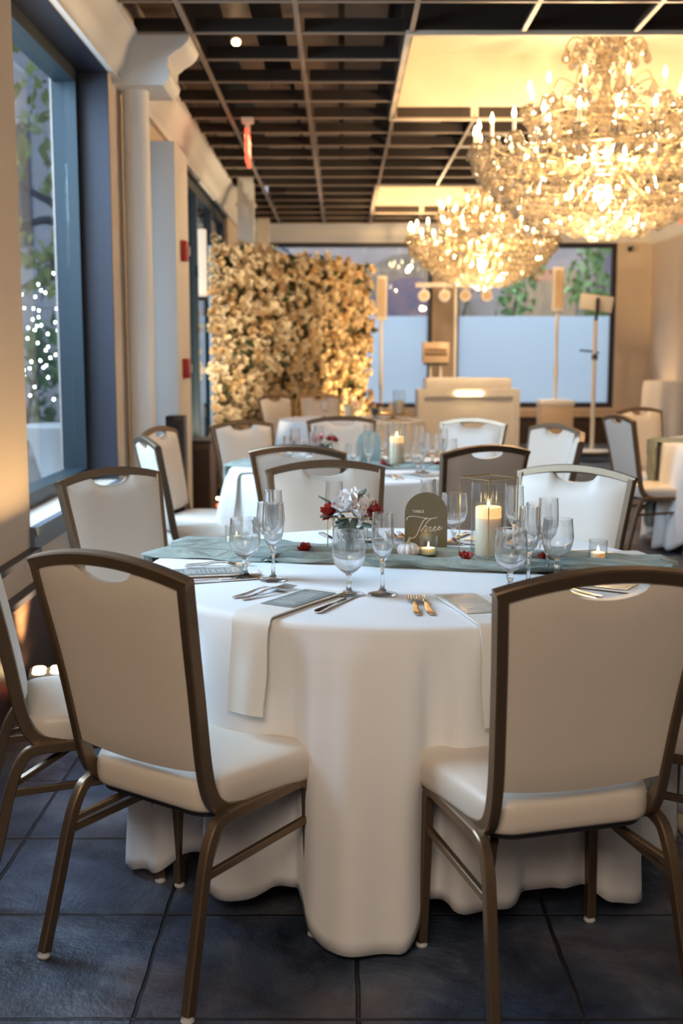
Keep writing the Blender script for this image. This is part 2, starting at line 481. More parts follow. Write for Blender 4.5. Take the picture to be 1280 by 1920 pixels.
# plenum deck above the open grid, with brown boards running down the room
struct(MB().box(XL-.22, XR+.2, YF, YB+.2, 3.75, 3.85).build('ceiling', 'plenum'))
mb = MB()
for x0, x1 in ((-1.2,-1.02), (-.72,-.56), (-.36,-.02), (.02,.28)):
    mb.box(x0, x1, YF, YB-.1, 3.42, 3.46)
for x0, x1 in ((-.62,-.4), (.45,.9), (1.2,1.7), (2.0,2.6), (2.9,3.4), (3.6,4.2)):
    mb.box(x0, x1, 9.3, 12.5, 3.46, 3.5); mb.box(x0, x1, 3.0, 6.6, 3.46, 3.5); mb.box(x0, x1, 15.1, 16.4, 3.46, 3.5)
struct(mb.build('trim_1', 'duct'))
TR = [(.394, 3.02, 6.78, 9.12), (.394, 3.02, 12.63, 14.97)]
def in_tray(x, y, e=.02):
    return any(a+e < x < b-e and c+e < y < d-e for a, b, c, d in TR)
GX = [-.852, -.24, .394, 1.02, 1.65, 2.33, 3.02, 3.70]
mb = MB(); md = MB()
gy = [6.195 + .585*k for k in range(-6, 18)]
for gx in GX:
    segs = [(YF, YB-.2)]
    if .5 < gx < 2.9: segs = [(YF, 6.78), (9.12, 12.63), (14.97, YB-.2)]
    for a, b in segs:
        mb.box(gx-.013, gx+.013, a, b, ZC, ZC+.012); md.box(gx-.004, gx+.004, a, b, ZC+.012, ZC+.05)
xs = [XL+.1] + GX + [XR-.1]
for y in gy:
    for a, b in zip(xs, xs[1:]):
        if in_tray((a+b)/2, y) : continue
        dep = .085
        mb.box(a+.014, b-.014, y-.012, y+.012, ZC, ZC+.010)
        md.box(a+.03, b-.03, y-.006, y+.006, ZC+.010, ZC+dep)
struct(mb.build('trim_2', 'tee', smooth=0))
struct(md.build('trim_3', 'tee_dark', smooth=0))
for i, (a, b, c, d) in enumerate(TR):
    m = MB()
    m.box(a, b, c, d, ZT, ZT+.03)
    m.box(a-.03, a, c-.03, d+.03, ZC-.012, ZT); m.box(b, b+.03, c-.03, d+.03, ZC-.012, ZT)
    m.box(a, b, c-.03, c, ZC-.012, ZT); m.box(a, b, d, d+.03, ZC-.012, ZT)
    struct(m.build('trim_%d' % (4+i), 'tray', smooth=0))
    k = MB(); k.box(a-.04, b+.04, c-.045, c-.031, ZC+.012, ZT); k.box(a-.045, a-.031, c-.03, d+.03, ZC+.012, ZT)
    struct(k.build('trim_%d' % (21+i), 'tee_dark', smooth=0))

# cornices
def ogee(w, z0, z1, n=10):
    """(offset, z) profile from the wall at z0 outwards to w at z1"""
    pts = [(0, z0), (.25*w, z0), (.27*w, z0+.015)]
    for k in range(n+1):
        t = k/n
        pts.append((.27*w + .66*w*(t - sin(2*pi*t)/(2*pi)*-.55), z0+.02+(z1-z0-.05)*t))
    pts += [(w, z1-.028), (w, z1), (0, z1)]
    return pts
prof = ogee(.15, 2.93, ZC+.02)
struct(MB().prism([(XL+u, z) for u, z in prof], 'y', YF, YB).build('trim_6', 'white'))
struct(MB().prism([(XR-u, z) for u, z in ogee(.22, 2.93, ZC+.02)], 'y', YF, YB).build('trim_7', 'white'))
struct(MB().prism([(YB-u, z) for u, z in ogee(.34, 2.95, ZC+.02)], 'x', XL, XR).build('trim_8', 'white'))
# boxed capital round the head of the round column
cap = [(XL, 2.90), (-1.02, 2.90), (-.985, 2.93), (-.975, 2.965), (-.99, 3.0), (-.985, 3.05), (-.95, 3.08), (-.90, 3.11), (-.87, 3.14), (-.86, 3.17), (-.86, 3.2), (XL, 3.2)]
struct(MB().prism(cap, 'y', 6.80, 7.22).build('trim_9', 'white'))
struct(MB().lathe([(.078, 0), (.078, 2.90)], 32, (-1.205, 6.98, 0)).build('trim_10', 'white'))
# pier beyond the column, and square posts
mp_ = MB().box(XL-.02, -1.125, 7.97, 8.62, 0, 2.80)
struct(mp_.build('trim_11', 'white'))
mp_ = MB().box(-1.10, -.93, 12.45, 12.62, 0, 3.42)
mp_.box(-1.12, -.91, 12.43, 12.64, 2.94, 2.97)
struct(mp_.build('trim_12', 'white'))
struct(MB().box(-1.13, -.97, 15.75, 15.9, 0, 3.26).build('trim_13', 'white'))
struct(MB().box(1.29, 1.60, YB-.02, YB+.2, .63, 2.95).build('trim_14', 'lightwood'))
# wainscot and rails
m = MB()
m.box(XL, XL+.03, YF, 7.97, 0, .40); m.box(XL, XL+.03, 8.62, YB, 0, .44)
m.box(XL+.03, XR, YB-.03, YB, 0, .50)
m.box(XR-.03, XR, YF, YB-.03, 0, .50)
for k in range(14):
    m.box(XL+.03, XL+.038, -2.0+.7*k, -1.96+.7*k, .0, .38)
struct(m.build('trim_15', 'walnut', smooth=0))
m = MB().box(XL, XL+.05, YF, 7.97, .40, .425).box(XL, XL+.045, YF, 4.74, .55, .575)
m.box(XL, XL+.05, 8.62, YB, .44, .45)
struct(m.build('trim_16', 'navy', smooth=0))
struct(MB().box(XL+.05, XR, YB-.10, YB, .50, .60).build('trim_17', 'lightwood', smooth=0))
m = MB()
struct(MB().box(2.0, XR-.04, 15.6, 16.5, 0, .12).build('trim_18', 'sill', smooth=0))
# dark head band and jambs round the left windows
m = MB()
for a, b, z0, z1 in OP:
    m.box(XL-.31, XL+.004, b-.004, b+.012, z0, z1) if b < 7 else None
    m.box(XL-.31, XL+.003, a, b, z1-.004, z1+.01)
struct(m.build('trim_19', 'navy', smooth=0))
m = MB()
for a, b, z0, z1 in OP[:2]:
    m.box(XL-.2, XL+.035, a-.01, b+.01, z0-.035, z0)
    m.box(XL-.001, XL+.02, a-.01, b+.01, z0-.10, z0-.035)
struct(m.build('trim_20', 'sill', smooth=0))

def window(name, axis, a, b, z0, z1, at, fw, fd, mull=(), frost=None, mat='teal'):
    t = empty(name, (0,0,0)); struct(t)
    m = MB()
    def bx(u0, u1, w0, w1):
        if axis == 'y': m.box(at-fd, at, u0, u1, w0, w1)
        else: m.box(u0, u1, at, at+fd, w0, w1)
    bx(a, a+fw, z0, z1); bx(b-fw, b, z0, z1); bx(a+fw, b-fw, z0, z0+fw); bx(a+fw, b-fw, z1-fw, z1)
    for q in mull: bx(q-fw/2, q+fw/2, z0+fw, z1-fw)
    m.build('window_frame', mat, t, smooth=0)
    g = MB()
    if axis == 'y': g.box(at-fd*.55, at-fd*.55+.006, a+fw, b-fw, z0+fw, z1-fw)
    else: g.box(a+fw, b-fw, at+fd*.5, at+fd*.5+.006, z0+fw, z1-fw)
    g.build('pane', 'pane', t, smooth=0)
    if frost:
        f = MB()
        f.box(a+fw, b-fw, at+fd*.5-.004, at+fd*.5-.001, z0+fw, frost)
        o = f.build('frosted_film', 'frost', t, smooth=0); o['label'] = 'pale blue frosted lower film'
    return t
window('window_1', 'y', 2.85, 4.0, .66, 2.93, XL-.16, .07, .12)
window('window_2', 'y', 4.74, 6.62, .66, 2.93, XL-.16, .07, .12, (), mat='teal')
window('window_3', 'y', 7.33, 7.96, .66, 2.93, XL-.05, .08, .07)
window('window_4', 'y', 8.66, 13.4, .45, 2.93, XL-.04, .09, .08, (10.0, 10.9, 12.1))
window('window_5', 'x', -1.18, 1.29, .63, 2.95, YB+.03, .06, .07, (), 1.93, 'navy')
window('window_6', 'x', 1.60, 3.90, .63, 2.95, YB+.03, .07, .07, (), 1.93, 'navy')

# ------------------------------------------------------------------ outside
o = MB().box(-30, XL-.36, -6, 40, -.12, -.02).box(XL-.36, 30, YB+.21, 40, -.12, -.02).build('garden_paving', 'ground'); struct(o)
t = empty('stone_building', (-8, 24, 0)); tag(t, 'grey stone building across the yard seen through the left window', 'building')
MB().box(-9, 6.9, 0, 1, 0, 14).build('facade', 'stone', t)
for k in range(5):
    f = MB().box(-7.6+k*2.7, -6.4+k*2.7, -.06, 0, 3.6, 6.0).build('window', 'navy', t)
t = empty('courtyard_building', (0, 22.5, 0)); tag(t, 'brown courtyard building with an arched dark doorway behind the back windows', 'building')
MB().box(-1.0, 12, 0, 1, 0, 9).build('facade', 'stone2', t)
mb = MB()
arc = [(.1, 0)] + [(1.3 - 1.2*cos(pi*k/12), 2.1 + 1.2*sin(pi*k/12)) for k in range(13)] + [(2.5, 0)]
mb.prism(arc, 'y', -.25, 0).build('archway', 'thatch', t)
mb = MB(); arc = [(.45, 0)] + [(1.3 - .85*cos(pi*k/12), 2.0 + .85*sin(pi*k/12)) for k in range(13)] + [(2.15, 0)]
mb.prism(arc, 'y', -.3, -.24).build('door', 'plum', t)
MB().box(3.2, 4.5, -.1, 0, .2, 3.0).build('garage_panel', 'timber', t)
MB().box(4.9, 5.15, -.5, 0, 0, 3.4).build('pillar', 'plum', t)
MB().box(5.3, 8.2, -.2, 0, 0, 2.2).build('timber_screen', 'timber', t)

leafme = MB().poly([(0,0,0),(.35,.28,.06),(1,0,.02),(.35,-.28,.06)], [(0,1,2),(0,2,3)]).mesh('leaf', 'green', 0)
def leaf_cloud(name, mat, parent, blobs, n, size, seed):
    rnd = random.Random(seed); mb = MB()
    for i in range(n):
        c, r = blobs[i % len(blobs)]
        d = Vector((rnd.gauss(0,1), rnd.gauss(0,1), rnd.gauss(0,1))).normalized()*r*rnd.uniform(.4, 1)
        q = Euler((rnd.uniform(0,6.28), rnd.uniform(0,6.28), rnd.uniform(0,6.28))).to_matrix().to_4x4()
        mb.add(leafme, Matrix.Translation(Vector(c)+d) @ q @ Matrix.Scale(size*rnd.uniform(.6,1.3), 4))
    return mb.build(name, mat, parent, smooth=0)
def tree(loc, label, cat, h, blobs, n, size, mat, seed, branches):
    t = empty('tree', loc); tag(t, label, cat)
    mb = MB()
    for b in branches: mb.tube(smooth_path(b[0], 5), [b[1]*(1-.7*k/(5*(len(b[0])-1))) for k in range(5*(len(b[0])-1)+1)], 7)
    mb.build('trunk', 'bark', t)
    leaf_cloud('foliage', mat, t, blobs, n, size, seed)
    return t
tree((-3.3, 12.6, 0), 'bare-branched tree with yellow green leaves outside the left window', 'tree', 4,
     [((-.2,0,3.6),.8), ((.5,.3,3.1),.5), ((-.5,.2,4.4),.8), ((.55,0,4.1),.4), ((.3,-.2,2.3),.35), ((-.3,0,2.6),.3)], 420, .20, 'yellowgreen', 5,
     [([(.55,0,0),(.5,0,1.2),(.62,0,2.2),(.35,0,3.2),(.4,0,4.6)], .10),
      ([(.62,0,2.2),(.3,0,2.75),(-.1,0,2.75),(-.7,0,2.35)], .07),
      ([(.55,0,1.9),(.2,0,2.2),(-.3,0,2.05),(-.8,0,2.0)], .04),
      ([(.45,0,2.9),(0,0,3.1),(-.5,0,3.5),(-.7,0,4.2)], .05)])
t = tree((-4.3, 15.5, 0), 'leafy garden shrub outside beyond the string of fairy lights', 'shrub', 2,
     [((0,0,.9),.7), ((.5,0,1.5),.6), ((1.1,0,.6),.5)], 380, .22, 'green', 6, [([(0,0,0),(.1,0,.7),(.3,0,1.4)], .05)])
t.name = 'garden_shrub'
for i, (x, y, lab, bl, n, s) in enumerate([
    (4.15, 19.6, 'green tree with drooping leaves behind the right end of the back window', [((0,0,2.5),.45), ((.35,0,2.1),.4), ((.1,0,3.2),.4)], 420, .17),
    (3.0, 20.3, 'small green shrub behind the back window near the white speaker tower', [((0,0,2.3),.35), ((0,0,1.8),.4), ((-.3,0,2.9),.3)], 240, .16),
    (2.2, 21.2, 'hanging green plant high behind the chandelier at the back window', [((1.0,0,3.1),.35), ((1.3,0,2.9),.25)], 160, .16)]):
    t = tree((x, y, 0), lab, 'shrub', 3, bl, n, s, 'green', 20+i, [([(0,0,0),(.05,0,1),(0,0,2.0),(.1*i,0,2.6)], .04)])
    t.name = 'garden_shrub'
# fairy lights wound through a bush
fl = empty('fairy_lights', (-3.05, 11.6, 0)); tag(fl, 'string of tiny white fairy lights glowing outside the left window', 'fairy lights')
rnd = random.Random(3); mb = MB(); pts = []
for k in range(64):
    zz = 1.0 + 1.25*k/64; pts.append((rnd.uniform(-.33, .30)+.15*(1.6-zz), rnd.uniform(-.25,.25), zz+rnd.uniform(-.1,.1)))
for p in pts: mb.lathe([(.002,-.010),(.007,-.005),(.007,.005),(.002,.010)], 6, p)
stuff(mb.build('bulb', 'fairy', fl))
MB().tube([Vector((0,0,-.02))] + [Vector(p)+Vector((0,.02,0)) for p in pts], .0025, 4).build('cable', 'dkleaf', fl)

def cocktail_table(loc, r, h, lab, mat='cloth', straight=False):
    t = empty('cocktail_table', loc); tag(t, lab, 'table')
    MB().lathe([(r*.98, h-.02), (r, h-.01), (r*.98, h), (.001, h)], 28).build('tabletop', mat, t)
    n = 40; rings = []
    lev = ((h-.015, 1.0), (h*.8, .66), (h*.5, .42), (h*.25, .52), (.01, .85))
    if straight: n = 120; lev = ((h-.015, 1.0), (h*.9, 1.02), (h*.5, 1.05), (.02, 1.08))
    amp, fr = (.05, 11) if straight else (.10, 4)
    for z, k in lev:
        rings.append([Vector((r*k*(1+amp*(1-z/h)**.5*cos(fr*a))*cos(a), r*k*(1+amp*(1-z/h)**.5*cos(fr*a))*sin(a), z)) for a in [2*pi*q/n for q in range(n)]])
    MB().loops(rings).build('cloth_cover', mat, t)
    return t
cocktail_table((-2.13, 8.6, 0), .27, .86, 'white covered cocktail table standing outside the left window')

# ------------------------------------------------------------------ banquet chair
def make_chair():
    t = empty('banquet_chair')
    post = [(.925,.222,-.300),(.86,.216,-.287),(.78,.208,-.270),(.70,.201,-.253),(.62,.195,-.238),(.54,.190,-.224),(.48,.188,-.212),(.445,.187,-.200),(.42,.187,-.184),(.400,.187,-.155),(.392,.187,-.11),(.390,.187,-.04)]
    crest = lambda x: .925 + .030*(1-(x/.222)**2)
    f = MB()
    for s in (-1, 1):
        f.sweep(smooth_path([(s*a, y, z) for z, a, y in post], 3), .024, .034, (1,0,0))
    n = 16
    f.sweep([(x, -.300 - .002 - .012*(1-(x/.222)**2), crest(x)-.003) for x in [-.234+.468*k/n for k in range(n+1)]], .026, .030, (0,1,.25))
    f.build('back_frame', 'bronze', t, smooth=35)
    # upholstered back with a scooped hand hole
    nu, nv = 28, 20
    front = []; rear = []
    def yc(z): return interp([(p[0], p[1], p[2]) for p in post], z)
    for i in range(nv+1):
        fr = []; re = []
        for j in range(nu+1):
            u = -1 + 2*j/nu
            zt = crest(u*.2) - .016
            if abs(u) < .42: zt -= .036*sqrt(max(0, 1-(u/.42)**2))**1.0
            zb = .488 + .014*u*u
            z = zb + (zt-zb)*i/nv
            hw, y = yc(z)
            hw -= .004 if i not in (0, nv) else .010
            e = (1-abs(u)**6)*(1-abs(2*i/nv-1)**10)
            y2 = y - .010*(1-u*u)*(z-.48)/.5
            fr.append(Vector((u*hw, y2 + .014 + .022*e, z)))
            re.append(Vector((u*hw, y2 - .010 - .004*e, z)))
        front.append(fr); rear.append(re)
    b = MB(); bm = b.bm
    vf = [[bm.verts.new(p) for p in r] for r in front]; vr = [[bm.verts.new(p) for p in r] for r in rear]
    for i in range(nv):
        for j in range(nu):
            bm.faces.new((vf[i][j], vf[i][j+1], vf[i+1][j+1], vf[i+1][j]))
            bm.faces.new((vr[i][j], vr[i+1][j], vr[i+1][j+1], vr[i][j+1]))
    for i in range(nv):
        bm.faces.new((vf[i][0], vf[i+1][0], vr[i+1][0], vr[i][0])); bm.faces.new((vf[i][nu], vr[i][nu], vr[i+1][nu], vf[i+1][nu]))
    for j in range(nu):
        bm.faces.new((vf[0][j], vr[0][j], vr[0][j+1], vf[0][j+1])); bm.faces.new((vf[nv][j], vf[nv][j+1], vr[nv][j+1], vr[nv][j]))
    b.build('backrest', 'vinyl', t, smooth=50)
    # seat
    def outline(wf, wr, y0, y1, r, n=7):
        pts = []
        for cx, cy, a0 in ((wf-r, y1-r, 0), (-wf+r, y1-r, 90), (-wr+r, y0+r, 180), (wr-r, y0+r, 270)):
            for k in range(n+1):
                a = R(a0+90*k/n); pts.append((cx+r*cos(a), cy+r*sin(a)))
        return pts
    ol = outline(.235, .195, -.205, .225, .065)
    MB().disc_stack(ol, [(.90,.393),(.97,.395),(.992,.402),(1.0,.414),(1.0,.436),(.992,.450),(.965,.463),(.90,.471),(.75,.476),(.45,.479),(.1,.480)]).build('seat', 'vinyl', t, smooth=60)
    sb = MB().disc_stack(ol, [(.80,.380),(.93,.382),(.93,.393)]); sb.build('seat_base', 'black', t)
    # side rails, legs, stretchers, braces
    for s in (-1, 1):
        m = MB(); m.sweep([(s*.205, -.17, .392), (s*.208, .082, .392)], .022, .026, (1,0,0)); m.build('side_rail', 'bronze', t, smooth=35)
        m = MB(); m.sweep(smooth_path([(s*.224, -.318, .014), (s*.216, -.280, .16), (s*.209, -.244, .30), (s*.206, -.222, .355), (s*.205, -.200, .383), (s*.205, -.168, .392)], 4), .023, .027, (1,0,0))
        l = m.build('leg', 'bronze', t, smooth=35)
        g = MB().lathe([(.013,0),(.015,.004),(.011,.014),(.011,.022)], 12, (s*.224, -.319, 0)); g.build('foot_glide', 'plastic', l)
        m = MB(); m.sweep(smooth_path([(s*.208, .080, .392), (s*.208, .103, .384), (s*.209, .113, .36), (s*.212, .115, .25), (s*.218, .122, .014)], 4), .023, .027, (1,0,0))
        l = m.build('leg', 'bronze', t, smooth=35)
        g = MB().lathe([(.013,0),(.015,.004),(.011,.014),(.011,.022)], 12, (s*.218, .122, 0)); g.build('foot_glide', 'plastic', l)
        m = MB(); m.sweep([(s*.211, -.248, .285), (s*.211, .113, .295)], .014, .018, (1,0,0)); m.build('stretcher', 'bronze', t, smooth=35)
        m = MB(); m.sweep([(s*.208, -.232, .310), (s*.09, -.02, .386)], .014, .018, (0,0,1)); m.build('brace', 'bronze', t, smooth=35)
    return t
CH0 = make_chair(); CH_USED = [False]
def chair(cx, cy, tx, ty, label, group=None):
    """(cx,cy): floor position under the top rail; faces (tx,ty)"""
    c = CH0 if not CH_USED[0] else copy_tree(CH0)
    CH_USED[0] = True
    f = (Vector((tx, ty)) - Vector((cx, cy))).normalized()
    c.location = (cx + f.x*.30, cy + f.y*.30, 0)
    c.rotation_euler = (0, 0, atan2(-f.x, f.y))
    tag(c, label, 'chair', group)
    return c
TH = .757
T3 = (.19, 3.31); T2 = (.15, 6.31); TF = (.10, 11.2); T4 = (3.05, 8.2)
def at(T, phi, r, t=0.0):
    a = R(phi); return (T[0] + r*sin(a) + t*cos(a), T[1] - r*cos(a) + t*sin(a))
G3 = 'chairs around the nearest table'; G2 = 'chairs around the second table'
for x, y, lab in [
    (-.49, 2.36, 'cream banquet chair seen from behind at the front left of the nearest table'),
    (.513, 2.18, 'cream banquet chair seen from behind at the front right of the nearest table'),
    (-.945, 2.93, 'cream chair cropped by the left edge beside the floor uplight'),
    (*at(T3,60,1.165), 'cream chair cropped by the right edge behind the front right chair'),
    (-.84, 4.15, 'cream chair with bronze frame below the window sill facing the nearest table'),
    (-.06, 4.45, 'cream chair facing the camera directly behind the small flower vase'),
    (.87, 4.25, 'cream chair facing the camera behind the lantern candle and wine glasses')]:
    chair(x, y, *T3, lab, G3)
for x, y, lab in [
    (-.20, 5.24, 'cream chair back in shade at the near left side of the second table'),
    (.66, 5.24, 'cream chair back in shade at the near right side of the second table'),
    (-.99, 5.82, 'bluish lit cream chair at the left of the second table before the white column'),
    (-1.05, 6.62, 'warm lit cream chair tucked against the wall beyond the bluish lit one'),
    (-.63, 7.28, 'cream chair at the far left of the second table before the flower wall'),
    (.0, 7.75, 'cream chair facing the camera behind the second table bouquet'),
    (.86, 7.5, 'cream chair at the far right of the second table before the white booth'),
    (1.28, 6.9, 'cream chair leaning right beside the far right chair of the second table'),
    (1.27, 6.12, 'chair seen edge on at the right side of the second table')]:
    chair(x, y, *T2, lab, G2)
chair(-.70, 12.0, *TF, 'left of the two cream chairs directly in front of the flower wall', 'chairs at the far table')
chair(-.23, 12.3, *TF, 'right of the two cream chairs directly in front of the flower wall', 'chairs at the far table')
chair(1.93, 8.0, 3.05, 8.25, 'tan chair turned side on at the left of the right hand table', 'chairs at the right hand table')
chair(2.36, 9.1, 2.95, 8.1, 'tan chair with warm lit back behind the side on chair', 'chairs at the right hand table')
chair(2.46, 7.12, *T4, 'dark framed chair cut by the right edge before the right hand table', 'chairs at the right hand table')

# ------------------------------------------------------------------ tables and cloths
def tablecloth(T, Rr, bumps, seed, lab, hem=.075, ripple=.5):
    rnd = random.Random(seed); n = 480
    rp = [(rnd.uniform(0, 6.28), rnd.choice((9, 11, 14, 17, 21)), rnd.uniform(.004, .010)) for _ in range(4)]
    def fold(a):
        d = math.degrees(a); s = 0
        for c, wd, am in bumps:
            x = (d - c + 180) % 360 - 180
            s += am*exp(-(abs(x)/wd)**6)*(1+.14*sin(x*.55+c))
        for ph, k, am in rp: s += am*sin(k*a+ph)*ripple
        return s
    mb = MB(); rings = []
    for k in (0.002, .3, .6, .85, .97):
        rings.append([(Rr*k, 0)]*n)
    rings.append([(Rr*.995, -.001)]*n); rings.append([(Rr+.004, -.007)]*n); rings.append([(Rr+.007, -.018)]*n)
    R3 = []
    for rr in rings:
        R3.append([Vector((r*sin(2*pi*j/n), -r*cos(2*pi*j/n), TH+z)) for j, (r, z) in enumerate(rr)])
    nv = 22
    for i in range(1, nv+1):
        h = i/nv; row = []
        for j in range(n):
            a = 2*pi*j/n; f = fold(a)
            fb = max(0, min(1, f/.09))
            zend = hem*(1-fb) + .020
            z = TH-.018 + (zend-(TH-.018))*h
            r = Rr + .007 + (.002 + f)*(h**.62) + .010*sin(5*a+h*7)*h*(1-h) + .010*h*noise.noise(Vector((5*sin(a), 5*cos(a), h*2.2+seed)))
            # slack crease low on the cloth
            row.append(Vector((r*sin(a), -r*cos(a), z)))
        R3.append(row)
    bm = mb.bm
    vr = [[bm.verts.new(p) for p in r] for r in R3]
    for a, b in zip(vr, vr[1:]):
        for j in range(n):
            k = (j+1) % n; bm.faces.new((a[j], a[k], b[k], b[j]))
    bm.faces.new(vr[0])
    o = mb.build('tablecloth', 'cloth', None, smooth=70, loc=(T[0], T[1], 0))
    sd = o.modifiers.new('thick', 'SOLIDIFY'); sd.thickness = .0012; sd.offset = 0
    tag(o, lab, 'tablecloth')
    return o
def round_table(T, Rr, lab):
    t = empty('round_table', (T[0], T[1], 0)); tag(t, lab, 'table')
    MB().lathe([(.001, TH-.035), (Rr-.012, TH-.035), (Rr-.004, TH-.02), (Rr-.012, TH-.004), (.001, TH-.004)], 48).build('tabletop', 'brown', t)
    for k in range(4):
        a = pi/4+k*pi/2
        MB().tube([(.42*cos(a), .42*sin(a), 0), (.42*cos(a), .42*sin(a), TH-.035)], .014, 10).build('leg', 'plastic', t)
B3 = [(-60.5, 9.0, .085), (-47.5, 3.6, -.030), (-36, 7, .040), (-25, 2.5, -.020), (-10.5, 9.6, .105), (2, 2.5, -.030), (11, 6, .020), (22, 4, -.025), (38, 5.5, .060), (46, 3, -.02), (60, 8, .03), (-80, 9, .015), (-112, 10, .07), (85, 9, .05), (112, 10, .07), (140, 9, .06), (170, 9, .07), (-150, 9, .07)]
tablecloth(T3, .762, B3, 1, 'white floor-length cloth on the nearest round table')
round_table(T3, .762, 'round banquet table hidden under the nearest white cloth')
B2 = [(k*36+(-8), 11, .06+.03*(k % 3)) for k in range(10)]
tablecloth(T2, .762, B2, 2, 'white cloth on the second round table behind the nearest one')
round_table(T2, .762, 'round banquet table hidden under the second white cloth')
tablecloth(TF, .70, [(k*40+5, 12, .08) for k in range(9)], 3, 'white cloth on the far round table before the flower wall')
round_table(TF, .70, 'round banquet table hidden under the far white cloth')
tablecloth(T4, .762, [(k*36, 11, .08) for k in range(10)], 4, 'white cloth on the right hand table at the edge of the picture')
round_table(T4, .762, 'round banquet table hidden under the cloth at the right edge')

def runner(p0, p1, width, T, Rr, lab, drop0, drop1, seed):
    """gauze strip across the table from p0 to p1 (2D points at the rim), hanging down at both ends"""
    rnd = random.Random(seed)
    a = Vector(p0); b = Vector(p1); L = (b-a).length; d = (b-a)/L; nrm = Vector((-d.y, d.x))
    nu, nw = 170, 60
    tot = drop0 + L + drop1
    rows = []
    for i in range(nu+1):
        s = -drop0 + tot*i/nu; row = []
        for j in range(nw+1):
            v = (j/nw-.5)
            wob = .012*noise.noise(Vector((s*2.2, seed, 0)))
            off = v*(width*(1+.22*noise.noise(Vector((s*2.5, 3+seed, 0))) + .10*noise.noise(Vector((s*9, v*2, seed))))) + wob
            rip = .060*noise.noise(Vector((s*2.6+v*3, v*13, seed))) + .024*noise.noise(Vector((s*6, v*34, seed+5)))
            rip = max(rip*.5, -.006) if rip < 0 else min(rip*.7, .016)
            hug = TH + .0085
            if s < 0:
                q = a - d*(min(.012+.25*abs(s)*.12, .05)) + nrm*off*(1-.35*min(1, abs(s)*2)); z = hug + s
                if abs(s) < .02: z = hug - (s*s)/.04*1.0
                p = Vector((q.x - d.x*abs(rip)*2, q.y - d.y*abs(rip)*2, z))
            elif s > L:
                e = s-L; q = b + d*(min(.012+.03*e, .05)) + nrm*off*(1-.35*min(1, e*2)); z = hug - e
                if e < .02: z = hug - e*e/.04
                p = Vector((q.x + d.x*abs(rip)*2, q.y + d.y*abs(rip)*2, z))
            else:
                q = a + d*s + nrm*off; p = Vector((q.x, q.y, hug + rip*1.1))
            row.append(p)
        rows.append(row)
    mb = MB(); bm = mb.bm
    # local frame: x along the runner so the wrinkle streaks follow it
    ang = atan2(d.y, d.x); c = (a+b)/2; inv = (Matrix.Translation((c.x, c.y, 0)) @ Matrix.Rotation(ang, 4, 'Z')).inverted()
    vr = [[bm.verts.new(inv @ p) for p in r] for r in rows]
    for x, y in zip(vr, vr[1:]):
        for j in range(nw): bm.faces.new((x[j], x[j+1], y[j+1], y[j]))
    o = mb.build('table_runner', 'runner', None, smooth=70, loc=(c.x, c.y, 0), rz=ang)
    sd = o.modifiers.new('thick', 'SOLIDIFY'); sd.thickness = .001; sd.offset = 0
    tag(o, lab, 'table runner')
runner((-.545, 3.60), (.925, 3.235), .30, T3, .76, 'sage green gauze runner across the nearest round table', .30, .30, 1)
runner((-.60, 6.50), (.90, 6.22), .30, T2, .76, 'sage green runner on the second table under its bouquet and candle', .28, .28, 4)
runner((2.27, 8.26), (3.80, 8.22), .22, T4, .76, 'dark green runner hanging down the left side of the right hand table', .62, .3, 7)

# ------------------------------------------------------------------ tableware prototypes
def goblet_proto():
    h = .183
    prof = [(.001,0),(.034,0),(.036,.002),(.034,.004),(.014,.009),(.006,.016),(.0055,.030),(.0085,.040),(.0090,.047),(.006,.054),(.008,.060),(.020,.070),(.032,.086),(.038,.108),(.0395,.128),(.0375,.155),(.0355,.181),(.0360,h),(.0345,h),(.0340,.181),(.036,.155),(.0379,.128),(.0362,.108),(.030,.088),(.018,.073),(.006,.066),(.001,.0645)]
    prof = [(r*1.12, z*.91) for r, z in prof]
    t = MB().lathe(prof, 32).build('water_goblet', 'glass', None, smooth=60)
    return t
def flute_proto():
    h = .220
    prof = [(.001,0),(.033,0),(.0345,.002),(.033,.004),(.012,.009),(.005,.018),(.0038,.045),(.0042,.070),(.0075,.080),(.0055,.087),(.009,.095),(.0205,.115),(.0262,.140),(.0268,.165),(.0245,h-.003),(.0248,h),(.0233,h),(.0230,h-.003),(.0252,.165),(.0246,.140),(.019,.117),(.006,.100),(.001,.098)]
    prof = [(r*1.1, z*.97) for r, z in prof]
    return MB().lathe(prof, 32).build('champagne_flute', 'glass', None, smooth=60)
def fork_mesh():
    m = MB()
    L = .19; rows = []
    prof = [(0,.004,.0),(.01,.0085,.0),(.05,.0075,.003),(.09,.0045,.010),(.118,.0045,.010),(.128,.010,.006),(.140,.0125,.003),(.150,.0125,.003)]
    rings = []
    for y, hw, z in prof:
        rings.append([Vector((-hw,y,z+.001)), Vector((0,y,z)), Vector((hw,y,z+.001)), Vector((hw,y,z+.0028)), Vector((0,y,z+.0022)), Vector((-hw,y,z+.0028))])
    m.loops(rings)
    for k in range(4):
        x = -.0107 + k*.00713
        m.sweep([(x, .148, .0040), (x, .170, .0045), (x*.97, .192, .0085)], .0032, .0018, (1,0,0))
    return m.mesh('fork', 'steel', 50)
def knife_mesh():
    m = MB(); rings = []
    for y, a, b, th in ((0,-.006,.006,.003),(.006,-.009,.009,.005),(.08,-.006,.006,.006),(.100,-.0045,.0045,.0055),(.103,-.007,.0065,.003),(.15,-.0105,.0065,.0022),(.20,-.0085,.0065,.0016),(.222,.000,.0065,.001)):
        rings.append([Vector((a,y,.0005)), Vector((b,y,.0005)), Vector((b,y,.0005+th)), Vector((a,y,.0005+th))])
    m.loops(rings)
    return m.mesh('dinner_knife', 'steel', 40)
FORK = fork_mesh(); KNIFE = knife_mesh()
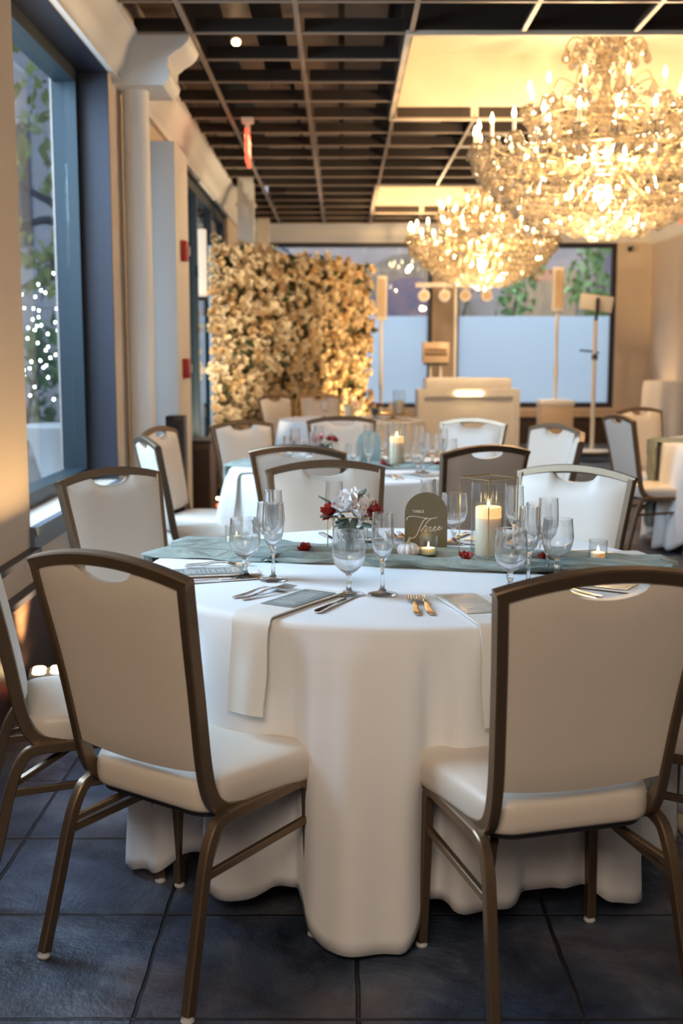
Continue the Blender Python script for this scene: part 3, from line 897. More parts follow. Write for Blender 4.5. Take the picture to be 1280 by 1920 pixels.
def menu_proto():
    t = empty('menu_card')
    MB().box(-.047, .047, -.10, .10, 0, .0012).build('card', 'menu', t, smooth=0)
    m = MB(); rnd = random.Random(2)
    m.box(-.02, .02, .078, .081, .0012, .0016)
    y = .062
    while y > -.085:
        hw = rnd.uniform(.012, .034); m.box(-hw, hw, y-.001, y+.001, .0012, .0016); y -= rnd.choice((.0065, .0065, .012))
    m.build('printed_lines', 'ink', t, smooth=0)
    return t
def napkin(T, phi, Rr, lab, w=.105, r0=.44, drop=.23, skew=0.0):
    path = [(r0, 0), (r0+.1, .0005), (r0+.2, .0005), (Rr-.01, .0008), (Rr+.008, -.003), (Rr+.018, -.012), (Rr+.024, -.03), (Rr+.032, -.10), (Rr+.042, -.17), (Rr+.05, -drop)]
    path = smooth_path([(0, -r, TH+.0062+z) for r, z in path], 3)
    m = MB(); rings = []; nn = 10
    for i, p in enumerate(path):
        q = path[min(i+1, len(path)-1)] - path[max(i-1, 0)]; nrm = Vector((0, q.z, -q.y)).normalized()
        if nrm.z < 0 and abs(nrm.z) > .5: nrm = -nrm
        if abs(nrm.z) <= .5 and nrm.y > 0: nrm = -nrm
        th = .0035; ww = w/2*(1 + .03*sin(i*.9))
        drp = max(0, (TH - p.z))
        top = []; bot = []
        for k in range(nn+1):
            u = -1+2*k/nn
            wav = .004*sin(u*3+1)*min(1, drp*8)
            pp = p + nrm*wav
            x = u*ww + skew*(-p.y-r0)
            top.append(Vector((x, pp.y, pp.z)) + nrm*th); bot.append(Vector((x, pp.y, pp.z)) - nrm*.0005)
        rings.append(top + bot[::-1])
    m.loops(rings)
    o = m.build('folded_napkin', 'napkin', None, smooth=60, loc=(T[0], T[1], 0), rz=R(phi))
    tag(o, lab, 'napkin'); return o
GOB = goblet_proto(); FLU = flute_proto(); MEN = menu_proto()
_used = set()
def proto(o):
    if o.name in _used: return copy_tree(o)
    _used.add(o.name); return o

def setting(T, phi, who, tname, gob=(.44,.065), flu=(.385,.13), cutlery=True, menu=True, forks=((-.155,.63,12),(-.122,.635,8)), knife=(.118,.66,-6), Rr=.762, nap=0.0, men=(0.0,.575,0)):
    a = R(phi)
    def loc(r, t, z): x, y = at(T, phi, r, t); return (x, y, z)
    g = proto(GOB); g.location = loc(*gob, TH+.001); tag(g, 'water goblet at the %s place %s' % (who, tname), 'glass', 'goblets on ' + tname[3:])
    f = proto(FLU); f.location = loc(*flu, TH+.001); tag(f, 'champagne flute at the %s place %s' % (who, tname), 'glass', 'flutes on ' + tname[3:])
    napkin(T, phi + nap, Rr, 'ivory napkin over the table edge at the %s place %s' % (who, tname))['group'] = 'napkins on ' + tname[3:]
    if menu:
        c = proto(MEN); x, y = at(T, phi+nap, men[1], men[0]); c.location = (x, y, TH+.0112); c.rotation_euler = (0, 0, R(phi+nap+men[2]))
        tag(c, 'sage menu card on the napkin at the %s place %s' % (who, tname), 'menu', 'menu cards on ' + tname[3:])
    if cutlery:
        for k, (t, r, rot) in enumerate(forks):
            o = link_mesh('fork', FORK, None, loc(r, t, TH+.003), (0, 0, a - R(rot)))
            tag(o, '%s fork left of the napkin at the %s place %s' % (('outer', 'inner')[k], who, tname), 'fork', 'forks on ' + tname[3:])
        t, r, rot = knife
        o = link_mesh('dinner_knife', KNIFE, None, loc(r, t, TH+.003), (0, 0, a - R(rot)))
        tag(o, 'knife right of the napkin at the %s place %s' % (who, tname), 'knife', 'knives on ' + tname[3:])
N3 = 'on the nearest table'; N2 = 'on the second table'
setting(T3, -32, 'front left', N3, gob=(.43,.067), flu=(.383,.14), nap=1.0)
setting(T3, 13, 'front right', N3, gob=(.417,.16), flu=(.352,.237))
setting(T3, -77, 'far left', N3, gob=(.484,.062), flu=(.415,.12))
setting(T3, 58, 'right edge', N3)
setting(T3, -122, 'window side', N3)
setting(T3, -167, 'vase side', N3)
setting(T3, 148, 'lantern side', N3)
setting(T3, 103, 'far right', N3)
for ph, who, cut in ((-20, 'near left', True), (25, 'near right', True), (70, 'right side', True), (115, 'far right', False), (160, 'far middle right', False), (-155, 'far middle left', False), (-110, 'far left', False), (-65, 'left side', False)):
    setting(T2, ph, who, N2, cutlery=cut)
for (x, y), who in zip(((at(TF,-140,.42)), at(TF,170,.40), at(TF,90,.4)), ('left', 'middle', 'right')):
    g = proto(GOB); g.location = (x, y, TH+.001); tag(g, 'blurred water goblet on the far table, %s one of three' % who, 'glass', 'goblets on the far table')

# ------------------------------------------------------------------ centrepieces
def petal_mesh(mat, w=.5, cup=.35, n=4, name='petal', ruff=.0):
    """unit petal growing along +x, curling up"""
    rows = []
    for i in range(n+1):
        t = i/n; hw = w*sin(pi*min(.97, t*.82+.12))**.8*.5
        z = cup*t*t
        rows.append([Vector((t, -hw, z+.10*w*t)), Vector((t, -hw*.4, z)), Vector((t, hw*.4, z)), Vector((t, hw, z+.10*w*t + ruff*sin(i*2.1)))])
    m = MB(); v = [[m.bm.verts.new(p) for p in r] for r in rows]
    for a, b in zip(v, v[1:]):
        for j in range(3): m.bm.faces.new((a[j], a[j+1], b[j+1], b[j]))
    return m.mesh(name, mat, 80)
def blossom_mesh(mat, size, layers, seed, name='blossom', ruff=.05):
    """layers: (count, tilt deg, length, width)"""
    rnd = random.Random(seed); m = MB()
    for n, tilt, ln, wd in layers:
        pm_ = petal_mesh(None, wd, .35, 3, ruff=ruff)
        off = rnd.uniform(0, 6)
        for k in range(n):
            mt = Matrix.Rotation(off+2*pi*k/n+rnd.uniform(-.15,.15), 4, 'Z') @ Matrix.Rotation(-R(tilt+rnd.uniform(-8,8)), 4, 'Y') @ Matrix.Scale(size*ln*rnd.uniform(.9,1.1), 4)
            m.add(pm_, mt)
        bpy.data.meshes.remove(pm_)
    return m.mesh(name, mat, 80)
ROSE = [(6,12,1.0,.95),(5,35,.85,.9),(5,55,.70,.85),(4,72,.55,.8),(3,84,.4,.7)]
ROSE_RED = blossom_mesh('red', .028, ROSE, 1, 'rose', .08)
LILY = blossom_mesh('petal', .034, [(6,12,1.0,.95),(5,38,.95,.9),(4,62,.8,.7)], 2, 'lily', .04)
CARN_RED = blossom_mesh('red', .026, [(9,5,1.0,.6),(9,30,.95,.6),(8,52,.85,.6),(6,72,.7,.6)], 3, 'carnation', .1)
CARN_PINK = blossom_mesh('pink', .028, [(9,5,1.0,.6),(9,30,.95,.6),(8,52,.85,.6),(6,72,.7,.6)], 4, 'carnation', .1)
leaf_e = MB()
leaf_e.loops([[Vector((x, w*cos(a), .002*sin(a)+.10*x)) for a in [2*pi*k/8 for k in range(8)]] for x, w in ((0,.002),(.008,.008),(.022,.0125),(.036,.008),(.044,.001))])
LEAF = leaf_e.mesh('leaf', 'leaf', 60)
DLEAF = LEAF.copy(); DLEAF.materials.clear(); DLEAF.materials.append(M['dkleaf'])

def rect_frame(m, cx, cy, s, rot, z0, z1, r):
    c = [Vector((cx + s/2*1.41421*cos(rot+pi/4+k*pi/2), cy + s/2*1.41421*sin(rot+pi/4+k*pi/2), 0)) for k in range(4)]
    for k in range(4):
        a = c[k]; b = c[(k+1) % 4]
        m.tube([a+Vector((0,0,z0)), a+Vector((0,0,z1))], r, 6)
        for z in (z0, z1): m.tube([a+Vector((0,0,z)), b+Vector((0,0,z))], r, 6)
def bouquet(loc, lab, pinkish=False):
    holder = empty('vase_holder', loc, R(8)); tag(holder, 'gold wire stand holding the ' + lab, 'vase stand')
    m = MB(); rect_frame(m, 0, 0, .125, 0, .002, .120, .0016); m.build('wire_frame', 'gold', holder)
    m = MB().box(-.055, .055, -.055, .055, .001, .004); m.build('base_plate', 'gold', holder)
    v = empty('glass_vase', (loc[0], loc[1], loc[2]+.004)); tag(v, 'clear glass vase in its gold stand' + lab[lab.index(' on the'):], 'vase')
    pr = [(.001,0),(.042,0),(.045,.004),(.045,.095),(.044,.10),(.042,.10),(.042,.095),(.042,.008),(.001,.007)]
    MB().lathe(pr, 24).build('vase_body', 'thin_glass', v, smooth=60)
    b = empty('bouquet', (loc[0], loc[1], loc[2]+.008)); tag(b, lab, 'flowers')
    rnd = random.Random(9); sm = MB()
    for k in range(14):
        a = rnd.uniform(0, 6.28)
        sm.tube(smooth_path([(.02*cos(a), .02*sin(a), 0), (.012*cos(a+1), .012*sin(a+1), .05), (.02*cos(a+2), .02*sin(a+2), .10)], 3), .002, 5)
    for k in range(26):
        a = rnd.uniform(0, 6.28); mt = Matrix.Translation((.022*cos(a), .022*sin(a), rnd.uniform(.03,.09))) @ Euler((rnd.uniform(-1,1), -rnd.uniform(.2,1.5), a)).to_matrix().to_4x4() @ Matrix.Scale(.8, 4)
        sm.add(LEAF, mt)
    sm.build('stems', 'leaf', b)
    if not pinkish:
        for p, e, s in (((-.012,-.03,.135),(.5,-.2,0),1.15), ((.012,-.035,.115),(.8,.25,1),1.0), ((.040,-.015,.128),(.3,.6,2),.95), ((.0,.005,.150),(.1,0,1),1.1), ((-.03,.0,.125),(.1,-.6,0),1.0), ((.03,.03,.140),(-.4,.3,1),1.0)):
            link_mesh('lily', LILY, b, p, e, s*1.28)
        for p, e, s in (((-.058,-.022,.120),(.6,-.7,0),1.35), ((.064,-.012,.122),(.5,.7,0),1.35), ((.055,.025,.105),(-.3,1.0,0),1.2), ((-.045,.02,.13),(.2,-.5,0),1.1)):
            link_mesh('carnation', CARN_RED, b, p, e, s)
        lf = (((-.055,-.02,.150), (0,-.35,2.9)), ((-.058,-.02,.148), (0,-.5,.3)), ((-.045,-.035,.112), (.4,.1,3.3)), ((.055,-.04,.105), (.2,.1,-.3)), ((.02,.0,.165), (0,-.4,.9)), ((-.02,-.05,.098), (.3,.3,-2.2)), ((.035,-.045,.095), (.3,.3,-1)))
    else:
        for p, e, s in (((-.03,-.01,.125),(.3,-.4,0),1.35), ((-.055,.01,.115),(.2,-.9,0),1.1)): link_mesh('carnation', CARN_PINK, b, p, e, s)
        for p, e, s in (((.045,-.01,.120),(.3,.5,0),1.2), ((.02,.03,.12),(-.3,.2,0),1.1)): link_mesh('carnation', CARN_RED, b, p, e, s)
        lf = (((-.055,-.02,.12), (0,-.35,2.9)), ((.0,-.035,.112), (.4,.1,-1.6)), ((.02,-.04,.105), (.4,.2,-1.2)))
    for p, e in lf: link_mesh('leaf', LEAF, b, p, e, 1.1)
    return b
def flame_light(parent, z, power):
    l = bpy.data.lights.new('candle_glow', 'POINT'); l.energy = power; l.color = (1, .62, .28); l.shadow_soft_size = .003
    o = bpy.data.objects.new('candle_glow', l); COL.objects.link(o); o.parent = parent; o.location = (0, 0, z)
def lantern(loc, rot, lab, ch=.15):
    t = empty('candle_lantern', loc, rot); tag(t, lab, 'candle holder')
    m = MB(); rect_frame(m, 0, 0, .120, 0, .002, .245, .0016); m.build('wire_frame', 'gold', t)
    n = 96; rings = []
    def ring(r, z, am): return [Vector(((r+am*cos(24*2*pi*k/n))*cos(2*pi*k/n), (r+am*cos(24*2*pi*k/n))*sin(2*pi*k/n), z)) for k in range(n)]
    m = MB().loops([ring(.050,.004,0), ring(.051,.006,.0010), ring(.051,.228,.0010), ring(.0505,.230,.0005), ring(.049,.230,0), ring(.049,.010,0), ring(.049,.008,0)])
    m.build('ribbed_glass', 'thin_glass', t, smooth=30)
    c = empty('pillar_candle', (loc[0], loc[1], loc[2]+.008)); tag(c, 'lit ivory pillar candle inside the ' + lab, 'candle')
    MB().lathe([(.001,0),(.037,0),(.0385,.002),(.0385,ch-.032)], 32).build('candle_body', 'wax', c, smooth=50)
    MB().lathe([(.0385,ch-.032),(.0385,ch-.003),(.036,ch),(.030,ch-.003),(.001,ch-.008)], 32).build('melted_top', 'wax_lit', c, smooth=50)
    MB().tube([(0,0,ch-.008),(.001,0,ch+.004)], .0012, 6).build('wick', 'wick', c)
    MB().lathe([(.0005,ch-.004),(.0038,ch+.003),(.0042,ch+.008),(.002,ch+.016),(.0004,ch+.024)], 12).build('flame', 'flame', c, smooth=60)
    flame_light(c, ch+.008, .9)
    return t
def votive(loc, lab):
    t = empty('votive_candle', loc); tag(t, lab, 'candle')
    MB().lathe([(.001,0),(.025,0),(.0265,.002),(.0275,.062),(.0275,.064),(.0262,.064),(.0260,.062),(.0245,.007),(.001,.006)], 24).build('glass_cup', 'thin_glass', t, smooth=50)
    MB().lathe([(.001,.008),(.021,.008),(.0215,.026),(.020,.027),(.001,.025)], 20).build('tealight', 'wax', t)
    MB().lathe([(.0004,.027),(.0022,.031),(.0022,.034),(.0004,.042)], 8).build('flame', 'flame', t, smooth=60)
    flame_light(t, .033, .16)
def pumpkin(loc, lab):
    t = empty('mini_pumpkin', loc); tag(t, lab, 'pumpkin')
    n = 80; rings = []
    for k in range(15):
        a = -pi/2 + pi*k/14; rr = .034*cos(a)**.75 if cos(a) > 0 else .0
        z = .022 + .022*sin(a)
        rings.append([Vector(((rr*(1-.09*abs(sin(5*th))**-0.0*(1-abs(sin(5*th)))*1.6)+.0005)*cos(th), (rr*(1-.09*(1-abs(sin(5*th)))*1.6)+.0005)*sin(th), z-.004*max(0, sin(a))**4*(1 if rr < .014 else 0))) for th in [2*pi*j/n for j in range(n)]])
    MB().loops(rings).build('pumpkin_body', 'pumpkin', t, smooth=60)
    MB().tube(smooth_path([(0,0,.038),(.002,0,.050),(.007,0,.060)], 3), [.006,.005,.005,.004,.004,.0035,.0035], 7).build('stem', 'stem', t)
def table_sign(loc, rot, lab, lettered=True, mat='sage'):
    t = empty('table_sign', loc, rot); tag(t, lab, 'sign')
    w_, h_ = .066, .182; r = w_
    pts = [(-w_, 0), (w_, 0)] + [(w_*cos(pi*k/20), h_-r+r*sin(pi*k/20)) for k in range(21)]
    MB().prism(pts, 'y', -.0015, .0015).build('acrylic_arch', mat, t, smooth=30)
    MB().box(-.03, .03, -.015, .015, 0, .006).build('stand', 'thin_glass', t)
    if not lettered: return t
    m = MB(); sc = .132/460.0  # traced strokes, 460 px across the sign
    def P(x, y): return (-.066 + (x-88)*sc, -.0022, (905-y)*sc*0.990)
    strokes = [
        ([(108,572),(118,545),(150,529),(210,531),(300,546),(380,551),(436,538)], .0009),
        ([(330,556),(300,566),(272,610),(245,675),(215,740),(182,768),(150,768)], .0011),
        ([(372,560),(345,572),(315,615),(285,668),(262,694)], .0010),
        ([(262,694),(290,655),(318,634),(328,642),(314,670),(304,690),(316,692),(338,672),(352,646)], .0009),
        ([(352,646),(360,650),(374,648),(366,672),(358,690),(372,692),(392,676)], .0009),
        ([(392,676),(416,656),(424,644),(412,640),(400,658),(398,678),(410,688),(428,680),(444,664)], .0009),
        ([(444,664),(462,652),(472,642),(462,637),(448,654),(448,672),(462,676),(482,662),(498,646)], .0009)]
    for pts, r in strokes:
        m.tube(smooth_path([P(*p) for p in pts], 6), r, 6)
    m.build('script_lettering', 'white_ink', t)
    me = text_mesh('TABLE', .0125, .0003); me.materials.append(M['white_ink'])
    o = link_mesh('small_lettering', me, t, (-.066+(232-88)*sc, -.0020, (905-480)*sc), (R(90), 0, 0))
    o.scale = (1.05, .95, 1)
    return t
def zt(x, y, z=.0): return (x, y, TH+z)
RZ = .013
bouquet(zt(.028, 3.455, RZ), 'white lily bouquet with red carnations on the nearest table')
lantern(zt(.435, 3.365, RZ), R(38), 'gold framed ribbed glass lantern on the nearest table')
table_sign(zt(.262, 3.52, RZ), R(-2), 'olive arched sign reading Table Three on the nearest table')
votive(zt(.262, 3.41, RZ), 'lit votive candle in front of the arched table sign')
votive(zt(-.345, 3.62, RZ), 'lit votive candle behind the far left goblet')
votive(zt(.755, 3.33, RZ), 'lit votive candle at the right end of the green runner')
pumpkin(zt(.200, 3.40, RZ), 'small white pumpkin with tan stem before the table sign')
for x, y, z, rz, lab in ((-.112, 3.50, RZ, 0, 'red paper rose lying on the runner left of the vase'),
                     (.366, 3.345, RZ, 1, 'red paper rose lying at the foot of the glass lantern'),
                     (.592, 3.33, RZ, 2, 'red paper rose on the runner among the right hand glasses')):
    o = link_mesh('paper_rose', ROSE_RED, None, zt(x, y, z+.002), (R(24), R(-6), rz), 1.0); tag(o, lab, 'flower')
# second table
dx, dy = -.06, 3.02
bouquet(zt(-.09, 6.42, RZ), 'pink and red carnation bouquet on the second table', True)
lantern(zt(.305, 6.33, RZ), R(30), 'ribbed glass lantern with candle on the second table')
M['seaglass'] = pm('sea green acrylic', (0.30, 0.40, 0.38), 0.25, var=.04)
table_sign(zt(.155, 6.45, RZ), R(-2), 'pale sea green arched sign on the second table', False, 'seaglass')
pumpkin(zt(.03, 6.38, RZ), 'small white pumpkin on the second table')
votive(zt(-.38, 6.47, RZ), 'votive candle at the left end of the second table runner')
for x, y, lab in ((.23, 6.28, 'red paper rose left of the lantern on the second table'), (.53, 6.28, 'red paper rose right of the lantern on the second table')):
    o = link_mesh('paper_rose', ROSE_RED, None, zt(x, y, RZ+.002), (R(20), 0, x*9), 1.15); tag(o, lab, 'flower')
# far table
bouquet(zt(.33, 11.25), 'dark red blurred bouquet on the far table', True)
def pillar(loc, h, r, lab):
    c = empty('pillar_candle', loc); tag(c, lab, 'candle')
    MB().lathe([(.001,0),(r,0),(r,h-.002),(r-.002,h),(.001,h-.004)], 24).build('candle_body', 'wax', c, smooth=50)
    MB().lathe([(.001,-.0),(r+.02,0),(r+.022,h+.10),(r+.02,h+.10),(r+.018,.004),(.001,.002)], 24).build('glass_cylinder', 'thin_glass', c, smooth=50)
pillar(zt(.075, 11.1), .14, .045, 'ivory candle in a glass cylinder on the far table left of the flowers')
t = empty('gold_tray', zt(.50, 11.2)); tag(t, 'round gold tray stand on the far table', 'tray')
MB().lathe([(.001,.045),(.15,.045),(.165,.055),(.165,.062),(.15,.052),(.001,.052)], 32).build('tray', 'gold', t, smooth=50)
MB().lathe([(.001,0),(.07,0),(.07,.006),(.02,.02),(.02,.045),(.001,.045)], 24).build('foot', 'gold', t, smooth=50)
pillar((.56, 11.2, TH+.053), .13, .04, 'ivory candle in a glass cylinder standing on the gold tray')

# ------------------------------------------------------------------ flower wall
def flower_wall():
    a = Vector((-1.26, 11.75)); b = Vector((.31, 14.35)); L = (b-a).length; d = (b-a)/L; ang = atan2(d.y, d.x)
    t = empty('flower_wall', (a.x, a.y, 0), ang); tag(t, 'tall freestanding wall covered in ivory silk flowers', 'flower wall')
    H = 2.52
    MB().box(0, L, 0, .06, .03, H-.05).build('backing_panel', 'backing', t, smooth=0)
    m = MB()
    for x in (0.02, L-.02): m.box(x-.02, x+.02, .06, .10, 0, H-.05); m.box(x-.03, x+.03, -.1, .45, 0, .03)
    m.build('support_frame', 'silver', t, smooth=0)
    bl = [blossom_mesh('flower_a', .095, [(5,8,1.0,.95),(5,38,.8,.9),(4,66,.55,.8)], 11, 'silk_blossom', .05),
          blossom_mesh('flower_b', .085, [(6,10,1.0,.8),(5,45,.8,.8),(3,70,.5,.8)], 12, 'silk_blossom', .05),
          blossom_mesh('flower_a', .075, [(5,20,1.0,1.0),(4,50,.8,1.0),(3,75,.5,.9)], 13, 'silk_blossom', .08)]
    rnd = random.Random(7); places = []
    sx = .098; nx = int(L/sx)+1; nz = int(H/sx)+1
    for i in range(nx+1):
        for k in range(nz):
            if rnd.random() < .10: continue
            x = i*sx + rnd.uniform(-.035,.035) + (sx/2 if k % 2 else 0); z = .06 + k*sx + rnd.uniform(-.03,.03)
            if x > L+.05 or z > H-.02: continue
            places.append((x, z, rnd.uniform(-.02,.05)))
    for k in range(nz):   # the left return, facing the camera side
        places.append((-.02, .06+k*sx, -.02))
    rnd.shuffle(places)
    big = {0: [], 1: [], 2: []}
    mbs = [MB(), MB(), MB()]
    for i, (x, z, off) in enumerate(places):
        v = rnd.choice((0,0,1,2)); s = rnd.uniform(.65, 1.2)
        e = Euler((R(90)+rnd.uniform(-.5,.5), rnd.uniform(-.3,.3), 0)); rz = Euler((0, 0, rnd.uniform(-.6,.45)-(.9 if x < .03 else 0)))
        mt = Matrix.Translation((x, -.01-off, z)) @ rz.to_matrix().to_4x4() @ e.to_matrix().to_4x4() @ Matrix.Rotation(rnd.uniform(0,6.28), 4, 'Z') @ Matrix.Scale(s, 4)
        if i < 100:
            o = link_mesh('silk_blossom', bl[v], t); o.matrix_local = mt
        else: mbs[v if v != 2 else 0].add(bl[v], mt)
    rest = bpy.data.meshes.new('silk_blossom_mass')
    bm = bmesh.new()
    me0 = mbs[0].mesh('q0', 'flower_a', 80); me1 = mbs[1].mesh('q1', 'flower_b', 80)
    bm.from_mesh(me0); n0 = len(bm.faces); bm.from_mesh(me1)
    bm.faces.ensure_lookup_table()
    for f in bm.faces[n0:]: f.material_index = 1
    for f in bm.faces: f.smooth = True
    bm.to_mesh(rest); rest.materials.append(M['flower_a']); rest.materials.append(M['flower_b'])
    stuff(link_mesh('silk_blossom_mass', rest, t))
    mb = MB()
    for k in range(300):
        x = rnd.uniform(0, L); z = rnd.uniform(.1, H-.02)
        mt = Matrix.Translation((x, rnd.uniform(-.075,-.04), z)) @ Euler((rnd.uniform(0,6), rnd.uniform(-.8,.8), rnd.uniform(0,6))).to_matrix().to_4x4() @ Matrix.Scale(rnd.uniform(1.6,2.8), 4)
        mb.add(LEAF, mt)
    stuff(mb.build('leaves', 'dkleaf', t))
    return a, b
FA, FB = flower_wall()

# ------------------------------------------------------------------ chandeliers
def gem(r, h, n=6):
    """faceted pear drop hanging from z=0"""
    m = MB()
    m.lathe([(.001,0),(r*.25,-h*.12),(r*.7,-h*.45),(r,-h*.68),(r*.7,-h*.88),(.001,-h)], n)
    return m.mesh('crystal', 'crystal', 0)
def bead(r):
    m = MB(); m.lathe([(.0005,r),(r*.8,r*.5),(r,0),(r*.8,-r*.5),(.0005,-r)], 6); return m.mesh('bead', 'crystal', 0)
def make_chandelier():
    # built about its own axis; z measured above the floor
    t = empty('chandelier')
    m = MB(); m.lathe([(.001,3.63),(.07,3.63),(.075,3.60),(.03,3.57),(.012,3.55),(.012,3.50)], 20); m.build('ceiling_rose', 'arm', t, smooth=50)
    m = MB(); m.lathe([(.001,3.52),(.03,3.51),(.045,3.46),(.02,3.42),(.03,3.38),(.07,3.33),(.075,3.29),(.03,3.23),(.025,3.12),(.055,3.06),(.085,2.98),(.05,2.90),(.03,2.82),(.06,2.76),(.12,2.70),(.14,2.64),(.09,2.56),(.05,2.50),(.06,2.44),(.03,2.38),(.001,2.34)], 16)
    m.build('centre_column', 'crystal', t, smooth=0)
    G = gem(.030, .10); Gs = gem(.020, .07); B = bead(.011)
    rnd = random.Random(4)
    CR = []   # (mesh, matrix)
    def put(me, x, y, z, s=1.0, tilt=0): CR.append((me, Matrix.Translation((x, y, z)) @ Matrix.Rotation(rnd.uniform(0,6.28), 4, 'Z') @ Matrix.Rotation(rnd.uniform(-tilt,tilt), 4, 'X') @ Matrix.Scale(s, 4)))
    sl = MB().lathe([(.001,0),(.011,0),(.011,.088),(.001,.088)], 10).mesh('candle_sleeve', 'sleeve', 50)
    bu = MB().lathe([(.004,.088),(.011,.100),(.014,.114),(.010,.134),(.0008,.160)], 10).mesh('bulb', 'bulb', 80)
    bo = MB().lathe([(.001,-.012),(.02,-.010),(.048,.0),(.05,.004),(.02,-.003),(.001,-.004)], 14).mesh('drip_dish', 'crystal', 50)
    def tier(n, rad, zt_, ph, zin, rin, sag):
        for k in range(n):
            a = 2*pi*k/n + ph; c, s = cos(a), sin(a)
            P = lambda r, z: (r*c, r*s, z)
            m = MB(); path = smooth_path([P(rin, zin), P(rin+(rad-rin)*.30, zin-.02), P(rin+(rad-rin)*.60, zt_-sag), P(rin+(rad-rin)*.86, zt_-sag*.9), P(rad, zt_-.05), P(rad, zt_-.008)], 4)
            m.tube(path, .0075, 6); arm = m.build('arm', 'arm', t, smooth=60)
            cd_ = link_mesh('candle_sleeve', sl, t, P(rad, zt_)); link_mesh('bulb', bu, cd_); link_mesh('drip_dish', bo, cd_)
            for q in range(6):
                b = 2*pi*q/6 + a; put(Gs, rad*c+.046*cos(b), rad*s+.046*sin(b), zt_-.004, rnd.uniform(.9,1.2), .2)
            put(G, rad*c, rad*s, zt_-.06, 1.0)
    tier(24, .86, 2.755, .13, 2.66, .13, .11)
    tier(12, .51, 3.02, .05, 2.95, .085, .10)
    # finials with scrolls on the upper body
    m = MB()
    for k in range(8):
        a = 2*pi*k/8; c, s = cos(a), sin(a)
        m.tube(smooth_path([(.03*c,.03*s,3.30),(.12*c,.12*s,3.42),(.22*c,.22*s,3.46),(.27*c,.27*s,3.40),(.24*c,.24*s,3.36)], 4), .006, 6)
        put(G, .27*c, .27*s, 3.40, 1.1)
        put(Gs, .20*c, .20*s, 3.44, 1.1)
        m.tube(smooth_path([(.03*c,.03*s,3.02),(.18*c,.18*s,3.14),(.30*c,.30*s,3.20),(.35*c,.35*s,3.13)], 4), .006, 6)
        put(G, .35*c, .35*s, 3.13, 1.1)
    m.build('scroll_branches', 'arm', t, smooth=60)
    # rings carrying the pendant rows
    m = MB()
    rows = [(.84,2.66,60,1.0),(.79,2.60,60,1.0),(.73,2.54,56,1.05),(.66,2.485,52,1.1),(.58,2.43,46,1.15),(.50,2.385,40,1.2),(.41,2.345,34,1.2),(.31,2.315,26,1.25),(.20,2.295,18,1.25),(.09,2.28,9,1.3),
            (.60,2.70,40,1.0),(.42,2.74,30,1.0),(.48,2.93,34,1.0),(.34,2.90,24,1.0),(.24,3.02,18,1.0),(.16,3.22,12,1.0),(.20,3.33,14,.9),(.12,3.50,10,.9)]
    for r, z, n, s in rows:
        m.tube([(r*cos(2*pi*k/36), r*sin(2*pi*k/36), z) for k in range(36)], .004, 5, closed=True)
        ph = rnd.uniform(0, 1)
        for k in range(n):
            a = 2*pi*k/n + ph
            put(G if s >= 1 else Gs, r*cos(a), r*sin(a), z-.004, s*rnd.uniform(.85,1.15), .15)
    for k in range(12):
        a = 2*pi*k/12
        m.tube(smooth_path([(.13*cos(a),.13*sin(a),2.60),(.41*cos(a),.41*sin(a),2.345),(.66*cos(a),.66*sin(a),2.485),(.84*cos(a),.84*sin(a),2.66)], 4), .004, 5)
    m.build('ring_frame', 'arm', t, smooth=60)
    # bead chains swagged from the upper body to the arms
    def chain(p, q, sag, n):
        for k in range(1, n):
            u = k/n; v = Vector(p).lerp(Vector(q), u); v.z -= sag*4*u*(1-u); put(B, v.x, v.y, v.z, rnd.uniform(.8,1.3))
    for k in range(24):
        a = 2*pi*k/24+.13
        chain((.34*cos(a),.34*sin(a),2.92), (.82*cos(a),.82*sin(a),2.72), .10, 16)
        if k % 2: chain((.08*cos(a),.08*sin(a),3.30), (.49*cos(a),.49*sin(a),3.0), .07, 14); chain((.05*cos(a),.05*sin(a),3.52), (.20*cos(a),.20*sin(a),3.33), .02, 7)
        b = 2*pi*(k+1)/24+.13
        chain((.86*cos(a),.86*sin(a),2.74), (.86*cos(b),.86*sin(b),2.74), .07, 8)
    # the 100 nearest large drops stay parts, the rest are one mass
    big = sorted([c for c in CR if c[0] is G], key=lambda c: c[1].translation.y)[:100]
    ids = {id(c) for c in big}
    for me, mt in big:
        o = link_mesh('crystal_drop', me, t); o.matrix_local = mt
    m = MB()
    for c in CR:
        if id(c) not in ids: m.add(c[0], c[1])
    stuff(m.build('crystal_mass', 'crystal', t, smooth=0))
    return t
def lamp_in(parent, z, power, r=.28, xy=(0, 0)):
    l = bpy.data.lights.new('chandelier_glow', 'POINT'); l.energy = power; l.color = (1.0, .70, .40); l.shadow_soft_size = r
    o = bpy.data.objects.new('chandelier_glow', l); COL.objects.link(o); o.parent = parent; o.location = (xy[0], xy[1], z)
c1 = make_chandelier(); c1.location = (1.76, 7.95, 0)
for q in range(5):
    lamp_in(c1, 2.80, 11, .03, (.66*cos(2*pi*q/5), .66*sin(2*pi*q/5)))
lamp_in(c1, 2.40, 190, .06)
tag(c1, 'large lit crystal chandelier hanging nearest the camera at upper right', 'chandelier', 'crystal chandeliers')
c2 = copy_tree(c1); c2.location = (1.66, 13.8, 0)
tag(c2, 'smaller looking crystal chandelier hanging farther back over the white booth', 'chandelier', 'crystal chandeliers')

